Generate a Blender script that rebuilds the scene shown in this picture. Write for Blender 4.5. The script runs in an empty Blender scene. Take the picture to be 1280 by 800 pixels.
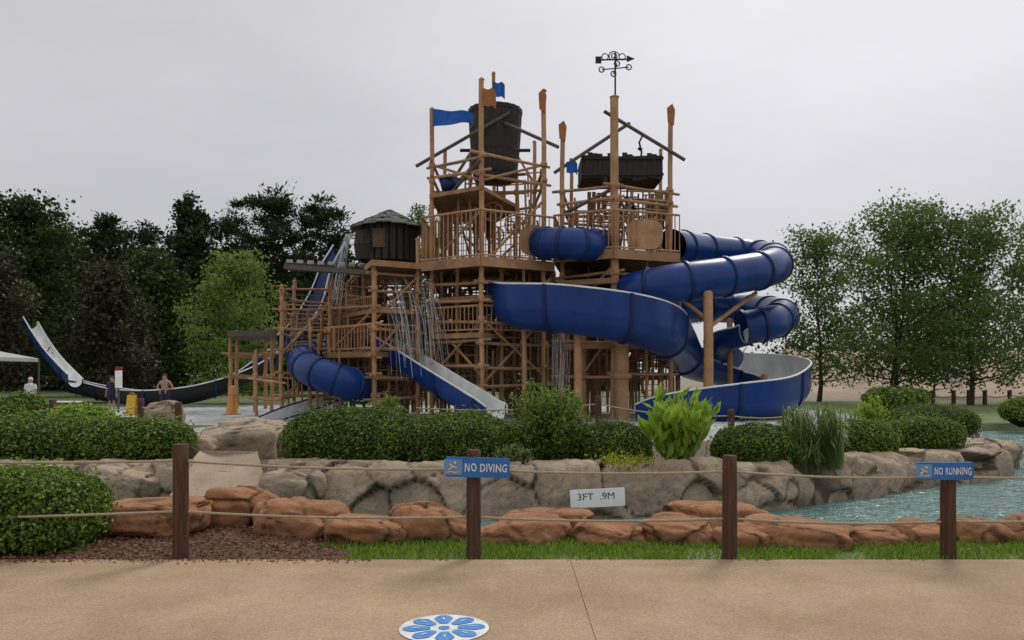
import bpy, bmesh, math, random
import numpy as np
from mathutils import Vector, Matrix, noise
random.seed(7); RNG=np.random.default_rng(11)
F=1005.; H=1.6; HZ=470.
scn=bpy.context.scene; COL=scn.collection
def W(px,py,Y): return Vector(((px-640)*Y/F,Y,H-(py-HZ)*Y/F))
def Z(py,Y=31): return H-(py-HZ)*Y/F
def XP(px,Y): return (px-640)*Y/F
# ---------------------------------------------------------------- materials
def mat(name,c1,c2=None,rough=.7,scale=4,bump=0,bscale=30,attr=None,transl=0,metal=0,spec=.5,detail=6,crack=None,streak=None,coat=0,speck=0):
    m=bpy.data.materials.new(name); m.use_nodes=True; nt=m.node_tree; N=nt.nodes; L=nt.links
    b=N['Principled BSDF']; out=N['Material Output']
    if attr=='tint': spec=min(spec,.16)
    b.inputs['Roughness'].default_value=rough; b.inputs['Metallic'].default_value=metal
    b.inputs['Specular IOR Level'].default_value=spec; b.inputs['Coat Weight'].default_value=coat
    tc=N.new('ShaderNodeTexCoord'); mp=N.new('ShaderNodeMapping'); L.new(tc.outputs['Object'],mp.inputs['Vector'])
    if streak: mp.inputs['Scale'].default_value=streak
    col=None
    if c2 is None: c2=tuple(x*.8 for x in c1)
    mx=N.new('ShaderNodeMixRGB'); mx.inputs['Color1'].default_value=(*c1,1); mx.inputs['Color2'].default_value=(*c2,1)
    no=N.new('ShaderNodeTexNoise'); no.inputs['Scale'].default_value=scale; no.inputs['Detail'].default_value=detail; no.inputs['Roughness'].default_value=.65
    L.new(mp.outputs['Vector'],no.inputs['Vector'])
    cr=N.new('ShaderNodeValToRGB'); cr.color_ramp.elements[0].position=.35; cr.color_ramp.elements[1].position=.65
    L.new(no.outputs['Fac'],cr.inputs['Fac'])
    if attr=='tint':
        at=N.new('ShaderNodeAttribute'); at.attribute_name='tint'; L.new(at.outputs['Fac'],mx.inputs['Fac']); col=mx.outputs['Color']
    elif attr=='col':
        at=N.new('ShaderNodeAttribute'); at.attribute_name='col'
        mx.inputs['Color1'].default_value=(.65,.65,.65,1); mx.inputs['Color2'].default_value=(1.3,1.3,1.3,1)
        L.new(cr.outputs['Color'],mx.inputs['Fac'])
        mu=N.new('ShaderNodeMixRGB'); mu.blend_type='MULTIPLY'; mu.inputs['Fac'].default_value=1
        L.new(mx.outputs['Color'],mu.inputs['Color1']); L.new(at.outputs['Color'],mu.inputs['Color2']); col=mu.outputs['Color']
    else:
        L.new(cr.outputs['Color'],mx.inputs['Fac']); col=mx.outputs['Color']
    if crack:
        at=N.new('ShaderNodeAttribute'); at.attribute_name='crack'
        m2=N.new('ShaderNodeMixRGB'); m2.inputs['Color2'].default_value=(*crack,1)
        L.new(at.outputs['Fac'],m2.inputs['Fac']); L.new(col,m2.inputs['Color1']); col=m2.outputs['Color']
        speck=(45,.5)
    if speck:
        n3=N.new('ShaderNodeTexNoise'); n3.inputs['Scale'].default_value=speck[0]; n3.inputs['Detail'].default_value=5; n3.inputs['Roughness'].default_value=.7
        L.new(tc.outputs['Object'],n3.inputs['Vector'])
        m3=N.new('ShaderNodeMixRGB'); m3.blend_type='OVERLAY'; m3.inputs['Fac'].default_value=speck[1]
        L.new(col,m3.inputs['Color1']); L.new(n3.outputs['Fac'],m3.inputs['Color2']); col=m3.outputs['Color']
    L.new(col,b.inputs['Base Color'])
    if bump:
        n2=N.new('ShaderNodeTexNoise'); n2.inputs['Scale'].default_value=bscale; n2.inputs['Detail'].default_value=6
        L.new(mp.outputs['Vector'],n2.inputs['Vector'])
        bp=N.new('ShaderNodeBump'); bp.inputs['Strength'].default_value=bump; bp.inputs['Distance'].default_value=.05
        L.new(n2.outputs['Fac'],bp.inputs['Height']); L.new(bp.outputs['Normal'],b.inputs['Normal'])
    if transl:
        tr=N.new('ShaderNodeBsdfTranslucent'); L.new(col,tr.inputs['Color'])
        ms=N.new('ShaderNodeMixShader'); ms.inputs['Fac'].default_value=transl
        L.new(b.outputs['BSDF'],ms.inputs[1]); L.new(tr.outputs['BSDF'],ms.inputs[2]); L.new(ms.outputs['Shader'],out.inputs['Surface'])
    return m
M={}
M['ground']=mat('ground_mat',(1,1,1),rough=.9,scale=1.2,bump=.5,bscale=18,attr='col')
M['path']=mat('path_mat',(.45,.325,.205),(.30,.21,.132),rough=.9,scale=.7,detail=9,bump=.4,bscale=90,speck=(75,.9),spec=.25)
M['mulch']=mat('mulch_mat',(.18,.09,.055),(.10,.05,.03),rough=.95,scale=14,bump=1,bscale=40)
M['chip']=mat('chip_mat',(.28,.145,.088),(.13,.066,.04),rough=.9,attr='tint')
M['grass']=mat('grass_mat',(.10,.20,.02),(.27,.37,.055),rough=.7,attr='tint',transl=.35)
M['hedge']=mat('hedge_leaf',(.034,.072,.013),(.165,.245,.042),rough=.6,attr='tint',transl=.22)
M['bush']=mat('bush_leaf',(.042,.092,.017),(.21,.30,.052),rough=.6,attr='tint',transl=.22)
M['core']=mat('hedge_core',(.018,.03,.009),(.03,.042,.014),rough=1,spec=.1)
M['bright']=mat('bright_leaf',(.14,.28,.02),(.38,.53,.07),rough=.45,attr='tint',transl=.38)
M['yellow']=mat('yellow_leaf',(.20,.25,.02),(.48,.48,.06),rough=.5,attr='tint',transl=.3)
M['reed']=mat('reed_leaf',(.08,.13,.035),(.28,.34,.12),rough=.5,attr='tint',transl=.3)
M['pine']=mat('pine_needles',(.014,.027,.010),(.055,.082,.027),rough=.7,attr='tint',transl=.15)
M['oak']=mat('oak_leaf',(.022,.043,.011),(.08,.122,.03),rough=.6,attr='tint',transl=.2)
M['magnolia']=mat('magnolia_leaf',(.024,.03,.013),(.10,.08,.042),rough=.5,attr='tint',transl=.15)
M['willow']=mat('willow_leaf',(.10,.165,.03),(.30,.37,.095),rough=.65,attr='tint',transl=.35)
M['ash']=mat('ash_leaf',(.055,.10,.022),(.185,.26,.068),rough=.6,attr='tint',transl=.33)
M['far']=mat('far_leaf',(.02,.033,.014),(.055,.077,.032),rough=.8,attr='tint')
M['bark']=mat('bark_mat',(.085,.065,.05),(.04,.03,.023),rough=.95,scale=6,bump=.6,spec=.2)
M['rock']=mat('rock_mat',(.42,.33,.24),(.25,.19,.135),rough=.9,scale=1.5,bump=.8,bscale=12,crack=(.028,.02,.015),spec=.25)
M['ramp']=mat('ramp_mat',(.42,.325,.235),(.30,.23,.16),rough=.9,scale=2,bump=.3,speck=(50,.4),spec=.25)
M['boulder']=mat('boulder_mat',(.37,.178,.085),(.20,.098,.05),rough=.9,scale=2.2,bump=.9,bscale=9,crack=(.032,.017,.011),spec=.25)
M['post']=mat('post_wood',(.13,.066,.04),(.065,.034,.022),rough=.8,scale=6,bump=.5,bscale=14,streak=(6,6,.6),spec=.25)
M['tan']=mat('tan_pole',(.53,.31,.168),(.33,.185,.098),rough=.8,scale=1.3,detail=9,bump=.4,bscale=10,spec=.2)
M['tan2']=mat('tan_beam',(.44,.255,.138),(.255,.143,.078),rough=.8,scale=1.3,detail=9,bump=.4,bscale=10,spec=.2)
M['tan3']=mat('worn_beam',(.38,.25,.16),(.215,.14,.09),rough=.8,scale=2,detail=9,bump=.4,bscale=10,spec=.2)
M['deck']=mat('deck_board',(.31,.185,.105),(.18,.105,.06),rough=.75,scale=3,spec=.3)
M['brown']=mat('brown_panel',(.14,.082,.05),(.075,.044,.027),rough=.8,scale=3,bump=.3)
M['greywood']=mat('grey_wood',(.15,.135,.115),(.08,.07,.06),rough=.8,scale=5,bump=.4,streak=(5,5,.7),spec=.3)
M['shingle']=mat('shingle_mat',(.18,.185,.18),(.085,.09,.09),rough=.85,scale=6,bump=.6,spec=.3)
M['barrel']=mat('barrel_wood',(.065,.052,.04),(.026,.025,.022),rough=.75,scale=4,bump=.5,streak=(5,5,.5),spec=.3)
M['metal']=mat('dark_metal',(.03,.03,.032),rough=.45,metal=.6)
M['teal']=mat('teal_lining',(.04,.09,.11),rough=.5)
def bluemat(n,a,b,r): return mat(n,a,b,rough=r,scale=1.1,spec=.34,coat=.04,bump=.05,bscale=2,streak=(1,1,.5))
M['blue']=bluemat('blue_gelcoat',(.004,.045,.225),(.003,.026,.14),.34)
M['dblue']=bluemat('dark_blue_gelcoat',(.003,.022,.115),(.002,.014,.08),.4)
M['white']=mat('white_gelcoat',(.84,.85,.83),(.60,.62,.60),rough=.45,scale=1.3,streak=(1,1,.4))
M['black']=mat('black_shell',(.014,.014,.016),rough=.5,spec=.3)
M['flagb']=mat('blue_cloth',(.02,.12,.46),(.015,.08,.34),rough=.8,transl=.3)
M['flago']=mat('orange_board',(.42,.15,.045),(.27,.095,.03),rough=.7)
M['rope']=mat('rope_mat',(.42,.35,.24),(.3,.24,.16),rough=.9,scale=40)
M['signb']=mat('sign_blue',(.02,.16,.46),(.016,.115,.35),rough=.45,scale=9)
M['signd']=mat('sign_emblem_blue',(.14,.30,.52),(.10,.24,.44),rough=.5)
M['tint_o']=mat('sign_emblem_orange',(.70,.42,.22),(.8,.62,.45),rough=.5,scale=60)
M['letter']=mat('white_letter',(.78,.80,.82),(.6,.63,.67),rough=.6,scale=30)
M['plate']=mat('plate_white',(.95,.94,.92),(.82,.81,.77),rough=.75,scale=4)
M['ink']=mat('faded_ink',(.12,.12,.12),(.05,.05,.05),rough=.8,scale=30)
M['paintw']=mat('white_paint',(.78,.78,.77),(.52,.51,.49),rough=.7,scale=9,speck=(75,.5))
M['paintb']=mat('blue_paint',(.03,.17,.52),(.07,.27,.56),rough=.7,scale=9,speck=(75,.5))
M['skin']=mat('skin_mat',(.42,.24,.17),rough=.6); M['hair']=mat('hair_mat',(.03,.02,.015),rough=.7)
M['cloth_n']=mat('navy_cloth',(.02,.025,.06),rough=.9); M['cloth_w']=mat('white_cloth',(.7,.7,.7),rough=.9); M['cloth_r']=mat('red_cloth',(.35,.03,.03),rough=.9)
M['yellowp']=mat('yellow_plastic',(.7,.42,.02),rough=.5); M['orangep']=mat('orange_plastic',(.6,.25,.06),rough=.6)
M['canvas']=mat('canvas_mat',(.42,.44,.40),(.34,.36,.33),rough=.9)
M['sand']=mat('sand_mat',(.38,.28,.205),(.25,.18,.135),rough=.95,scale=.25,bump=.6,bscale=1)
M['netm']=mat('net_cord',(.22,.18,.13),rough=.9)
M['spray']=mat('spray_water',(.85,.88,.92),rough=.2,transl=.5)
M['bright_stem']=mat('green_stem',(.16,.25,.04),rough=.6)
def watermat():
    m=mat('water_mat',(.12,.26,.25),(.17,.32,.30),rough=.1,scale=.8,spec=.5); nt=m.node_tree; N=nt.nodes; L=nt.links; b=N['Principled BSDF']
    tc=N.new('ShaderNodeTexCoord'); mp=N.new('ShaderNodeMapping'); mp.inputs['Scale'].default_value=(1,1.5,1); L.new(tc.outputs['Object'],mp.inputs['Vector'])
    h=[]
    for s,d in ((3.2,3),(11,2)):
        n=N.new('ShaderNodeTexNoise'); n.inputs['Scale'].default_value=s; n.inputs['Detail'].default_value=d; n.inputs['Distortion'].default_value=.8; L.new(mp.outputs['Vector'],n.inputs['Vector']); h.append(n)
    ad=N.new('ShaderNodeMath'); ad.operation='MULTIPLY_ADD'; ad.inputs[1].default_value=.35
    L.new(h[1].outputs['Fac'],ad.inputs[0]); L.new(h[0].outputs['Fac'],ad.inputs[2])
    bp=N.new('ShaderNodeBump'); bp.inputs['Strength'].default_value=1; bp.inputs['Distance'].default_value=.22
    L.new(ad.outputs[0],bp.inputs['Height']); L.new(bp.outputs['Normal'],b.inputs['Normal']); return m
M['water']=watermat()
# ---------------------------------------------------------------- mesh helpers
def worg(o):
    v=Vector((0,0,0))
    while o: v=v+Vector(o.location); o=o.parent
    return v
def tag(o,label,cat,group=None,kind=None):
    o['label']=label; o['category']=cat
    if group: o['group']=group
    if kind: o['kind']=kind
    return o
def thing(name,label,cat,loc,group=None):
    o=bpy.data.objects.new(name,None); COL.objects.link(o); o.location=loc; o.empty_display_size=.2
    return tag(o,label,cat,group)
def struct(o): o['kind']='structure'; return o
def link(name,me,m,par):
    me.materials.append(m); o=bpy.data.objects.new(name,me); COL.objects.link(o)
    if par: o.parent=par
    return o
def nbuild(name,co,quads,m,par=None,smooth=False,attrs=None,origin=None):
    co=np.asarray(co,dtype=np.float32); quads=np.asarray(quads,dtype=np.int32)
    if par: off=np.array(worg(par))
    elif origin is not None: off=np.array(origin)
    else:
        a=co.min(0); b=co.max(0); off=np.array([(a[0]+b[0])/2,(a[1]+b[1])/2,a[2]])
    co=co-off.astype(np.float32); k=quads.shape[1]
    me=bpy.data.meshes.new(name); me.vertices.add(len(co)); me.vertices.foreach_set('co',co.ravel())
    me.loops.add(quads.size); me.loops.foreach_set('vertex_index',quads.ravel())
    me.polygons.add(len(quads)); me.polygons.foreach_set('loop_start',np.arange(len(quads),dtype=np.int32)*k)
    me.update(calc_edges=True)
    if smooth: me.polygons.foreach_set('use_smooth',np.ones(len(quads),dtype=bool))
    for n,(dom,typ,data) in (attrs or {}).items():
        a=me.attributes.new(n,typ,dom); a.data.foreach_set('color' if typ=='FLOAT_COLOR' else 'value',np.asarray(data,dtype=np.float32).ravel())
    o=link(name,me,m,par)
    if not par: o.location=off
    return o
class MB:
    def __init__(s): s.v=[];s.f=[];s.sm=[]
    def add(s,vs,fs,sm=False):
        k=len(s.v); s.v+=[tuple(v) for v in vs]
        for f in fs: s.f.append(tuple(i+k for i in f)); s.sm.append(sm)
    def tube(s,pts,r,n=8,cap=True):
        pts=[Vector(p) for p in pts]; c=len(pts)
        if not isinstance(r,(list,tuple)): r=[r]*c
        T=[(pts[min(i+1,c-1)]-pts[max(i-1,0)]).normalized() for i in range(c)]
        a=T[0].orthogonal().normalized(); vs=[]
        for i in range(c):
            a=(a-T[i]*a.dot(T[i])).normalized(); b=T[i].cross(a)
            for k in range(n):
                t=2*math.pi*k/n; vs.append(pts[i]+(a*math.cos(t)+b*math.sin(t))*r[i])
        s.add(vs,[(i*n+k,i*n+(k+1)%n,(i+1)*n+(k+1)%n,(i+1)*n+k) for i in range(c-1) for k in range(n)],True)
        if cap: s.add(vs[:n],[tuple(range(n-1,-1,-1))]); s.add(vs[-n:],[tuple(range(n))])
        return s
    def box(s,c,d,rz=0,rx=0,ry=0,bev=0):
        R=Matrix.Rotation(rz,3,'Z')@Matrix.Rotation(ry,3,'Y')@Matrix.Rotation(rx,3,'X'); c=Vector(c)
        vs=[c+R@Vector((x*d[0]/2,y*d[1]/2,z*d[2]/2)) for z in (-1,1) for x,y in ((-1,-1),(1,-1),(1,1),(-1,1))]
        s.add(vs,[(3,2,1,0),(4,5,6,7),(0,1,5,4),(1,2,6,5),(2,3,7,6),(3,0,4,7)]); return s
    def beam(s,p,q,w,h):
        p=Vector(p);q=Vector(q);t=(q-p).normalized(); a=t.cross(Vector((0,0,1)))
        if a.length<.01: a=Vector((1,0,0))
        a=a.normalized()*w/2; b=a.cross(t).normalized()*h/2
        vs=[e+i*a+j*b for e in (p,q) for i,j in ((-1,-1),(1,-1),(1,1),(-1,1))]
        s.add(vs,[(3,2,1,0),(4,5,6,7),(0,1,5,4),(1,2,6,5),(2,3,7,6),(3,0,4,7)]); return s
    def prism(s,poly,z0,z1):
        n=len(poly); s.add([(x,y,z0) for x,y in poly]+[(x,y,z1) for x,y in poly],[tuple(range(n-1,-1,-1)),tuple(range(n,2*n))]+[(i,(i+1)%n,n+(i+1)%n,n+i) for i in range(n)]); return s
    def lathe(s,c,prof,n=24,wob=0):
        c=Vector(c); vs=[]
        for r,z in prof:
            for k in range(n):
                rr=r*(1+(wob if k%2 else 0)); vs.append(c+Vector((rr*math.cos(2*math.pi*k/n),rr*math.sin(2*math.pi*k/n),z)))
        m=len(prof); s.add(vs,[(i*n+k,i*n+(k+1)%n,(i+1)*n+(k+1)%n,(i+1)*n+k) for i in range(m-1) for k in range(n)],wob==0)
        return s
    def build(s,name,m,par=None):
        me=bpy.data.meshes.new(name)
        if par: off=worg(par)
        else:
            a=np.array(s.v); lo=a.min(0); hi=a.max(0); off=Vector(((lo[0]+hi[0])/2,(lo[1]+hi[1])/2,lo[2]))
        me.from_pydata([tuple(Vector(v)-off) for v in s.v],[],s.f); me.update()
        me.polygons.foreach_set('use_smooth',np.array(s.sm,dtype=bool))
        o=link(name,me,m,par)
        if not par: o.location=off
        return o
def catmull(P,n=8):
    P=np.array(P,dtype=float); Q=np.vstack([2*P[0]-P[1],P,2*P[-1]-P[-2]]); out=[]
    for i in range(1,len(Q)-2):
        for k in range(n):
            t=k/n; a,b,c,d=Q[i-1],Q[i],Q[i+1],Q[i+2]
            out.append(.5*((2*b)+(c-a)*t+(2*a-5*b+4*c-d)*t*t+(3*b-a-3*c+d)*t**3))
    out.append(P[-1]); return np.array(out)
def unit(a): return a/np.maximum(np.linalg.norm(a,axis=1,keepdims=True),1e-6)
def leaves(name,pos,size,m,par=None,nrm=None,w=.5,tint=None,axis=None,kind=None):
    n=len(pos); 
    if n==0: return
    a=RNG.normal(size=(n,3)) if axis is None else axis+RNG.normal(size=(n,3))*.45
    if nrm is not None: a=a-nrm*(a*nrm).sum(1,keepdims=True)*.75
    a=unit(a); b=RNG.normal(size=(n,3)); b=unit(np.cross(a,b)); s=(np.asarray(size)*RNG.uniform(.6,1.35,n))[:,None]
    a=a*s; b=b*s*w*.5; nn=np.cross(a,b)/np.maximum(s,1e-6)*.3
    v=np.stack([pos-a*.5,pos+b+nn,pos+a*.5,pos-b+nn],1).reshape(-1,3)
    if tint is None: tint=RNG.uniform(0,1,n)
    return nbuild(name,v,np.arange(4*n).reshape(n,4),m,par,attrs={'tint':('FACE','FLOAT',np.clip(tint,0,1))})
def lump(d,ph,k=3.): # cheap smooth noise on directions / points
    return (np.sin(d[:,0]*k*1.7+ph)+np.sin(d[:,1]*k*2.1+ph*2.3)+np.sin(d[:,2]*k*1.9+ph*1.7)+np.sin((d[:,0]+d[:,2])*k*3.1+ph*.7)*.6+np.sin((d[:,1]-d[:,0])*k*4.3+ph)*.4)/4
# ---------------------------------------------------------------- camera, light, world
cam=bpy.data.cameras.new('camera'); co=bpy.data.objects.new('camera',cam); COL.objects.link(co)
co.location=(0,0,H); co.rotation_euler=(math.radians(90),0,0); cam.sensor_width=36; cam.lens=F/1280*36; cam.shift_y=(HZ-400)/1280; cam.clip_end=3000; cam.clip_start=.05
scn.camera=co
AZ,EL=math.radians(28),math.radians(45)
sd=Vector((math.sin(AZ)*math.cos(EL),math.cos(AZ)*math.cos(EL),math.sin(EL)))
sun=bpy.data.lights.new('sun','SUN'); sun.energy=1.45; sun.angle=math.radians(14); sun.color=(1,.95,.87)
so=bpy.data.objects.new('sun',sun); COL.objects.link(so); so.rotation_euler=(-sd).to_track_quat('-Z','Y').to_euler(); so.location=(20,40,60)
w=bpy.data.worlds.new('World'); scn.world=w; w.use_nodes=True; nt=w.node_tree; N=nt.nodes; L=nt.links; bg=N['Background']; bg.inputs['Strength'].default_value=.1
sk=N.new('ShaderNodeTexSky'); sk.sky_type='NISHITA'; sk.sun_disc=False; sk.sun_elevation=EL; sk.sun_rotation=AZ
tc=N.new('ShaderNodeTexCoord'); sep=N.new('ShaderNodeSeparateXYZ'); L.new(tc.outputs['Generated'],sep.inputs[0])
cr=N.new('ShaderNodeValToRGB'); L.new(sep.outputs['Z'],cr.inputs['Fac']); e=cr.color_ramp.elements
e[0].position=0; e[0].color=(.60,.595,.615,1); e[1].position=1; e[1].color=(.92,.92,.92,1)
x=e.new(.15); x.color=(.575,.57,.602,1); x=e.new(.42); x.color=(.62,.615,.645,1)
dt=N.new('ShaderNodeVectorMath'); dt.operation='DOT_PRODUCT'; dt.inputs[1].default_value=sd; L.new(tc.outputs['Generated'],dt.inputs[0])
pw=N.new('ShaderNodeMapRange'); pw.inputs['From Min'].default_value=.66; pw.inputs['From Max'].default_value=1.0; pw.inputs['To Min'].default_value=0; pw.inputs['To Max'].default_value=.85; pw.interpolation_type='SMOOTHSTEP'
L.new(dt.outputs['Value'],pw.inputs['Value'])
mp=N.new('ShaderNodeMapping'); mp.inputs['Scale'].default_value=(1.5,1.5,5); L.new(tc.outputs['Generated'],mp.inputs['Vector'])
cn=N.new('ShaderNodeTexNoise'); cn.inputs['Scale'].default_value=1.6; cn.inputs['Detail'].default_value=5; L.new(mp.outputs['Vector'],cn.inputs['Vector'])
cm=N.new('ShaderNodeMapRange'); cm.inputs['From Min'].default_value=.3; cm.inputs['From Max'].default_value=.7; cm.inputs['To Min'].default_value=9.1; cm.inputs['To Max'].default_value=10.7; L.new(cn.outputs['Fac'],cm.inputs['Value'])
ad=N.new('ShaderNodeMath'); ad.operation='MULTIPLY_ADD'; ad.inputs[1].default_value=5; L.new(pw.outputs['Result'],ad.inputs[0]); L.new(cm.outputs['Result'],ad.inputs[2])
ml=N.new('ShaderNodeVectorMath'); ml.operation='SCALE'; L.new(cr.outputs['Color'],ml.inputs[0]); L.new(ad.outputs[0],ml.inputs['Scale'])
mx=N.new('ShaderNodeMixRGB'); mx.inputs['Fac'].default_value=.96; L.new(sk.outputs['Color'],mx.inputs['Color1']); L.new(ml.outputs['Vector'],mx.inputs['Color2']); L.new(mx.outputs['Color'],bg.inputs['Color'])
scn.view_settings.view_transform='Standard'; scn.view_settings.look='None'; scn.view_settings.exposure=0
# ---------------------------------------------------------------- ground, river, path
wall_pts=[(-16,11.0),(-9,10.9),(-5.5,10.8),(-3.5,10.45),(0,10.3),(3.1,10.8),(5.0,12.0),(6.8,13.2),(8.5,14.1),(9.4,15.4),(9.9,17.5),(11.5,20.5),(13.2,23),(15.2,26.3)]
wp=catmull(wall_pts,24)
def inpoly(x,y,poly):
    c=np.zeros(x.shape,bool); n=len(poly)
    for i in range(n):
        x1,y1=poly[i]; x2,y2=poly[(i+1)%n]
        if y1==y2: continue
        c^=((y1>y)!=(y2>y))&(x<(x2-x1)*(y-y1)/(y2-y1)+x1)
    return c
river=[(-16.3,8.35),(34,8.35),(34,26.2)]+[(a,b+.35) for a,b in wall_pts[::-1]]
def axis_(a,b,st,lo,hi):
    v=list(np.arange(a,b,st)); s=st
    while v[-1]<hi: s*=1.35; v.append(v[-1]+s)
    s=st
    while v[0]>lo: s*=1.35; v.insert(0,v[0]-s)
    return np.array(v)
gx=axis_(-17,35,.35,-700,700); gy=axis_(-3,40,.35,-40,1200)
X,Y=np.meshgrid(gx,gy); x=X.ravel(); y=Y.ravel()
r=inpoly(x,y,river); z=np.where(y<8.35,0,.3*np.clip(1-(y-19)/9,0,1)); z=np.where((x>14)&(y>8.35),0.02,z); z=np.where(r,-.7,z)+RNG.normal(size=len(x))*.008
z=np.where((y<6.8)&(y>-12),-.06,z)
col=np.zeros((len(x),4)); col[:,3]=1
def setc(mask,c): col[mask,:3]=c
setc(y>-99,(.10,.135,.045)); setc(y<8.35,(.10,.14,.03)); setc((y<8.6)&(x<-1.7),(.14,.07,.042))
setc((y>8.35)&(y<16)&~r,(.12,.08,.05)); setc((y>16)&(y<44)&(x>-26)&(x<15),(.36,.37,.36)); setc((y>28)&(x>14),(.11,.15,.04)); setc((x<-8.5)&(y>13)&(y<24),(.08,.115,.03))
setc((x>13)&(y>50),(.24,.18,.125)); setc(r,(.09,.13,.12))
nx,ny=len(gx),len(gy); I=np.arange(nx*ny).reshape(ny,nx)
q=np.stack([I[:-1,:-1],I[:-1,1:],I[1:,1:],I[1:,:-1]],-1).reshape(-1,4)
struct(nbuild('ground',np.stack([x,y,z],1),q,M['ground'],smooth=True,origin=(0,0,0),attrs={'col':('POINT','FLOAT_COLOR',col)}))
b=MB(); pl=[(a,c) for a,c in river]; b.add([(a,c,-.22) for a,c in pl],[tuple(range(len(pl)))]); struct(b.build('river_water',M['water']))
b=MB()
for i in range(-4,5):
    x0=.5+i*5.4
    b.box((x0+2.7,2.0,-.03),(5.394,9.8,.11)); b.box((x0+2.7,-6.0,-.03),(5.394,6.17,.11))
b.box((.5,-1,-.035),(60,15.7,.106))
struct(b.build('path',M['path']))
# mulch bed
b=MB(); ed=[(-12,8.4),(-12,6.905)]+[(-1.45+.18*math.sin(k*1.3)-.09*k,6.905+k*.25) for k in range(7)]
b.add([(a,c,.014) for a,c in ed],[tuple(range(len(ed)))]); struct(b.build('mulch_bed',M['mulch']))
n=13000; p=np.stack([RNG.uniform(-7.5,-1.3,n),RNG.uniform(6.92,8.4,n),RNG.uniform(.012,.04,n)],1); p=p[p[:,0]<-1.38-.36*(p[:,1]-6.9)+RNG.normal(size=n)*.08]
k=420; e_=np.stack([RNG.uniform(-6,-1.2,k),6.9-np.abs(RNG.normal(size=k))*.07,np.full(k,.031)],1); p=np.vstack([p,e_])
tag(leaves('mulch_chips',p,.036,M['chip'],w=.42,nrm=np.tile([0,0,1.],(len(p),1))),'brown wood mulch chips covering the bed at left','mulch',kind='stuff')
# grass strip
def blades(name,pos,h,m,lean=.35,wd=.007,seg=1):
    n=len(pos); az=RNG.uniform(0,6.283,n); hh=h*RNG.uniform(.5,1.3,n); d=np.stack([np.cos(az),np.sin(az),np.zeros(n)],1); s=np.stack([-np.sin(az),np.cos(az),np.zeros(n)],1)*wd
    tip=pos+d*(hh*RNG.uniform(0,lean*2,n))[:,None]; tip[:,2]+=hh
    mid=pos+(tip-pos)*.5; mid[:,2]+=hh*.12
    v=np.stack([pos-s,pos+s,mid+s*.8,tip,mid-s*.8],1).reshape(-1,3)
    return nbuild(name,v,np.arange(5*n).reshape(n,5),m,attrs={'tint':('FACE','FLOAT',RNG.uniform(0,1,n))})
n=30000; p=np.stack([RNG.uniform(-2.3,6.5,n),RNG.uniform(6.86,8.2,n),np.zeros(n)],1)
keep=(p[:,0]>-1.42-.36*(p[:,1]-6.9)+.12*np.sin(p[:,1]*9)+RNG.normal(size=n)*.06)&(lump(p*1.2,2.,2.5)+RNG.uniform(-.3,.6,n)>-.22)&(p[:,1]>6.89+.06*np.sin(p[:,0]*7)*np.sin(p[:,0]*2.3))
tag(blades('grass',p[keep],.05,M['grass']),'short green grass strip between the path and the boulders','grass',kind='stuff')
# ---------------------------------------------------------------- rocks
def rockdisp(P,sc,zs=1.,gw=.13):
    q=Vector((P[0]*sc,P[1]*sc,P[2]*sc*zs)); q+=noise.noise_vector(q*2.1)*.16
    d,pt=noise.voronoi(q)
    g=max(0,1-(d[1]-d[0])/gw); return g, noise.noise(pt[0]*7.3), (q-pt[0]).dot(noise.noise_vector(pt[0]*5.7))
rows=[(.12,-.55),(.1,-.35),(.09,-.22),(.085,-.17),(.08,-.12),(.075,-.07),(.07,-.02),(.06,.02),(.05,.06),(.04,.10),(.03,.14),(.015,.18),(0,.22),(-.015,.26),(-.035,.3),(-.06,.34),(-.1,.38),(-.15,.41),(-.2,.43),(-.27,.45),(-.36,.46),(-.46,.46),(-.58,.45),(-.72,.42),(-.85,.25)]
dense=[]
for i in range(len(wp)-1):
    a,c=wp[i],wp[i+1]; k=max(1,int(np.linalg.norm(c-a)/.03))
    for j in range(k): dense.append(a+(c-a)*j/k)
dense=np.array(dense); T=unit(np.gradient(dense,axis=0)); O=np.stack([T[:,1],-T[:,0]],1)
v=[];ck=[]
for i in range(len(dense)):
    a=dense[i]; zt=(.44 if a[1]<11.5 else max(.3,.44-.06*(a[1]-11.5)))/.46; zt*=1+.22*noise.noise(Vector((a[0]*.7,a[1]*.7,3)))
    nt_=max(0,1-(abs(a[0]+3.92)/.62)**4); zt*=1-.85*nt_
    lb=.14*noise.noise(Vector((a[0]*.45,a[1]*.45,9)))
    for o,zz in rows:
        px,py=a+O[i]*o; pz=zz*zt if zz>0 else zz
        g,c,tl_=rockdisp((px,py,pz),1.25,1.05,.055); g2,c2,t2=rockdisp((px+7,py,pz),3.2,1.2,.07); f=noise.noise(Vector((px,py,pz))*3)*.03+noise.noise(Vector((px,py,pz))*9)*.018+noise.noise(Vector((px,py,pz))*22)*.008+t2*.05
        dsp=lb+c*.07+tl_*.34+f-g*.035-g2*.006; wz=max(0,min(1,(zz+.1)/.5))
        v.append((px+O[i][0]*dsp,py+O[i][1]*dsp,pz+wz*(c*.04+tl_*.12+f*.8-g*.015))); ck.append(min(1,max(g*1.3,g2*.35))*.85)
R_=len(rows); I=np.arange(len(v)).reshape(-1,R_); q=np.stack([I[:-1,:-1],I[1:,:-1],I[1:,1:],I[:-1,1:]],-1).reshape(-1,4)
tag(nbuild('rock_wall',v,q,M['rock'],smooth=True,attrs={'crack':('POINT','FLOAT',ck)}),'long low wall of cracked tan-brown artificial stone edging the planted island','rock wall')
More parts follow.
